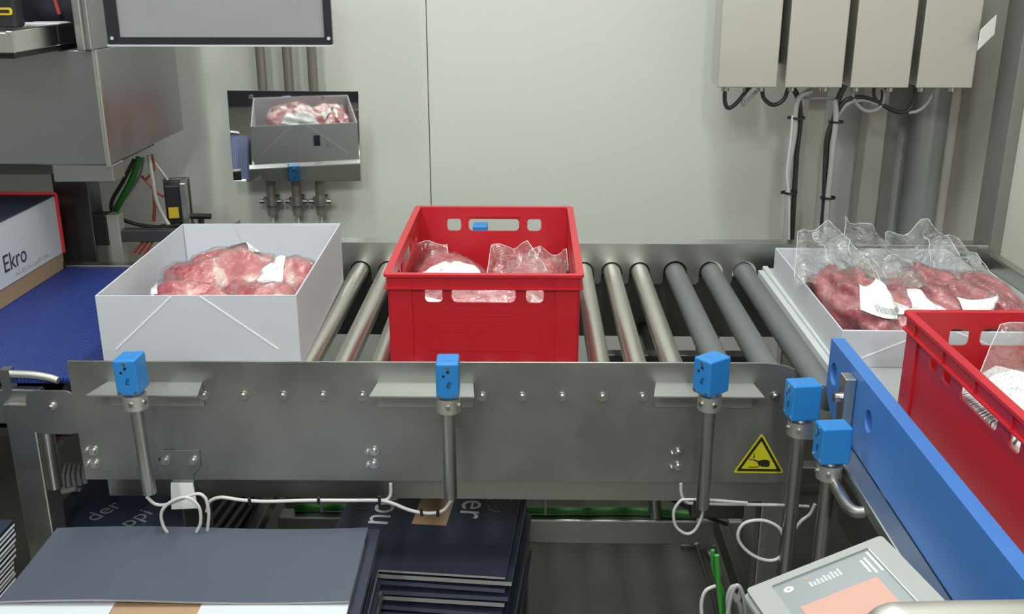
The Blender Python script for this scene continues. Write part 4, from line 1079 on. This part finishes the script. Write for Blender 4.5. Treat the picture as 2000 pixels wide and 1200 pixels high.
B().box((pwid-.0292, -ph+.035, .0015), (pwid-.0278, -.018, .004)).build('frame_line', 'print_white', op)
put('ring_icon', plate2d([hole(.052, -.031, .0065, .005), hole(.052, -.031, .002, .0016)], .0006), Matrix.Translation((0, 0, .0018)), 'print_white', op, False)
for i, (x, h_) in enumerate(((.078, .010), (.083, .008), (.088, .011), (.093, .009), (.098, .012), (.103, .010), (.108, .013), (.113, .011), (.118, .014))):
    B().box((x, -.042, .0015), (x+.0035, -.042+h_, .0020)).build('print_bar', 'print_grey', op)
B().box((.078, -.026, .0015), (.081, -.022, .0020)).build('status_mark', 'panel_orange', op)
for x, a, b in ((pwid-.033, -.020, -.060), (pwid-.041, -.028, -.060), (pwid-.047, -.030, -.055)):
    B().box((x-.0015, b, .0015), (x+.0015, a, .0020)).build('print_line', 'print_white', op)
bs = pf @ Vector((pwid*.5, -.12, -.05))
B().cyl(bs, (bs.x, bs.y, .0), .02, n=14).build('stand_tube', 'steel_dark', op, True)
# rounded steel cover nearest to the viewer
rcv = thing('rounded_guard', 'rounded steel guard at the bottom right corner nearest viewer', 'guard', (.45, .86, .93))
c0, c1 = at(1715, 1196, .95), at(2080, 1190, .95)
B().tube([c0+Vector((.004, .0, -.06)), c0+Vector((.016, 0, -.028)), c0+Vector((.05, 0, -.022)), c1+Vector((.05, 0, -.022))], .030, 24, 6).build('tube', 'steel_box', rcv, True)
B().cyl((c0.x+.12, .95, 0), (c0.x+.12, .95, c0.z-.005), .018, n=14).build('upright', 'steel', rcv, True)
# cables beside the panel
cable('panel_cable', 'green cable at the left of the operator panel', atl(1.25, (1400, 1085), (1402, 1120), (1405, 1160), (1412, 1220)), .0036, 'cable_green')
cable('panel_cable', 'second green cable beside the operator panel', atl(1.27, (1392, 1075), (1394, 1115), (1412, 1160), (1420, 1220)), .003, 'cable_green')
cable('panel_cable', 'grey cable coil left of the operator panel', atl(1.22, (1425, 1215), (1422, 1170), (1430, 1148), (1446, 1150), (1440, 1175), (1432, 1160), (1444, 1180), (1452, 1215)), .0035, 'cable_grey')
cable('panel_cable', 'second grey cable coil against the operator panel', atl(1.21, (1418, 1220), (1428, 1165), (1440, 1144), (1452, 1165), (1458, 1210)), .003, 'cable_grey')
cable('panel_cable', 'white cable arc left of the green cables', atl(1.30, (1372, 1215), (1370, 1180), (1378, 1155), (1398, 1145)), .0028, 'cable_white')
lv = thing('lever', 'black and steel lever below the conveyor near green cables', 'lever', tuple(at(1385, 1080, 1.5)))
B().tube(atl(1.5, (1360, 1062), (1375, 1110), (1392, 1160), (1405, 1220)), .004, 8).build('rod', 'steel_dark', lv, True)
B().tube(atl(1.5, (1372, 1065), (1385, 1075), (1392, 1088)), .010, 10).build('grip', 'black', lv, True)
B().tube(atl(1.49, (1388, 1078), (1398, 1100), (1404, 1122)), .006, 10).build('sleeve', 'steel', lv, True)
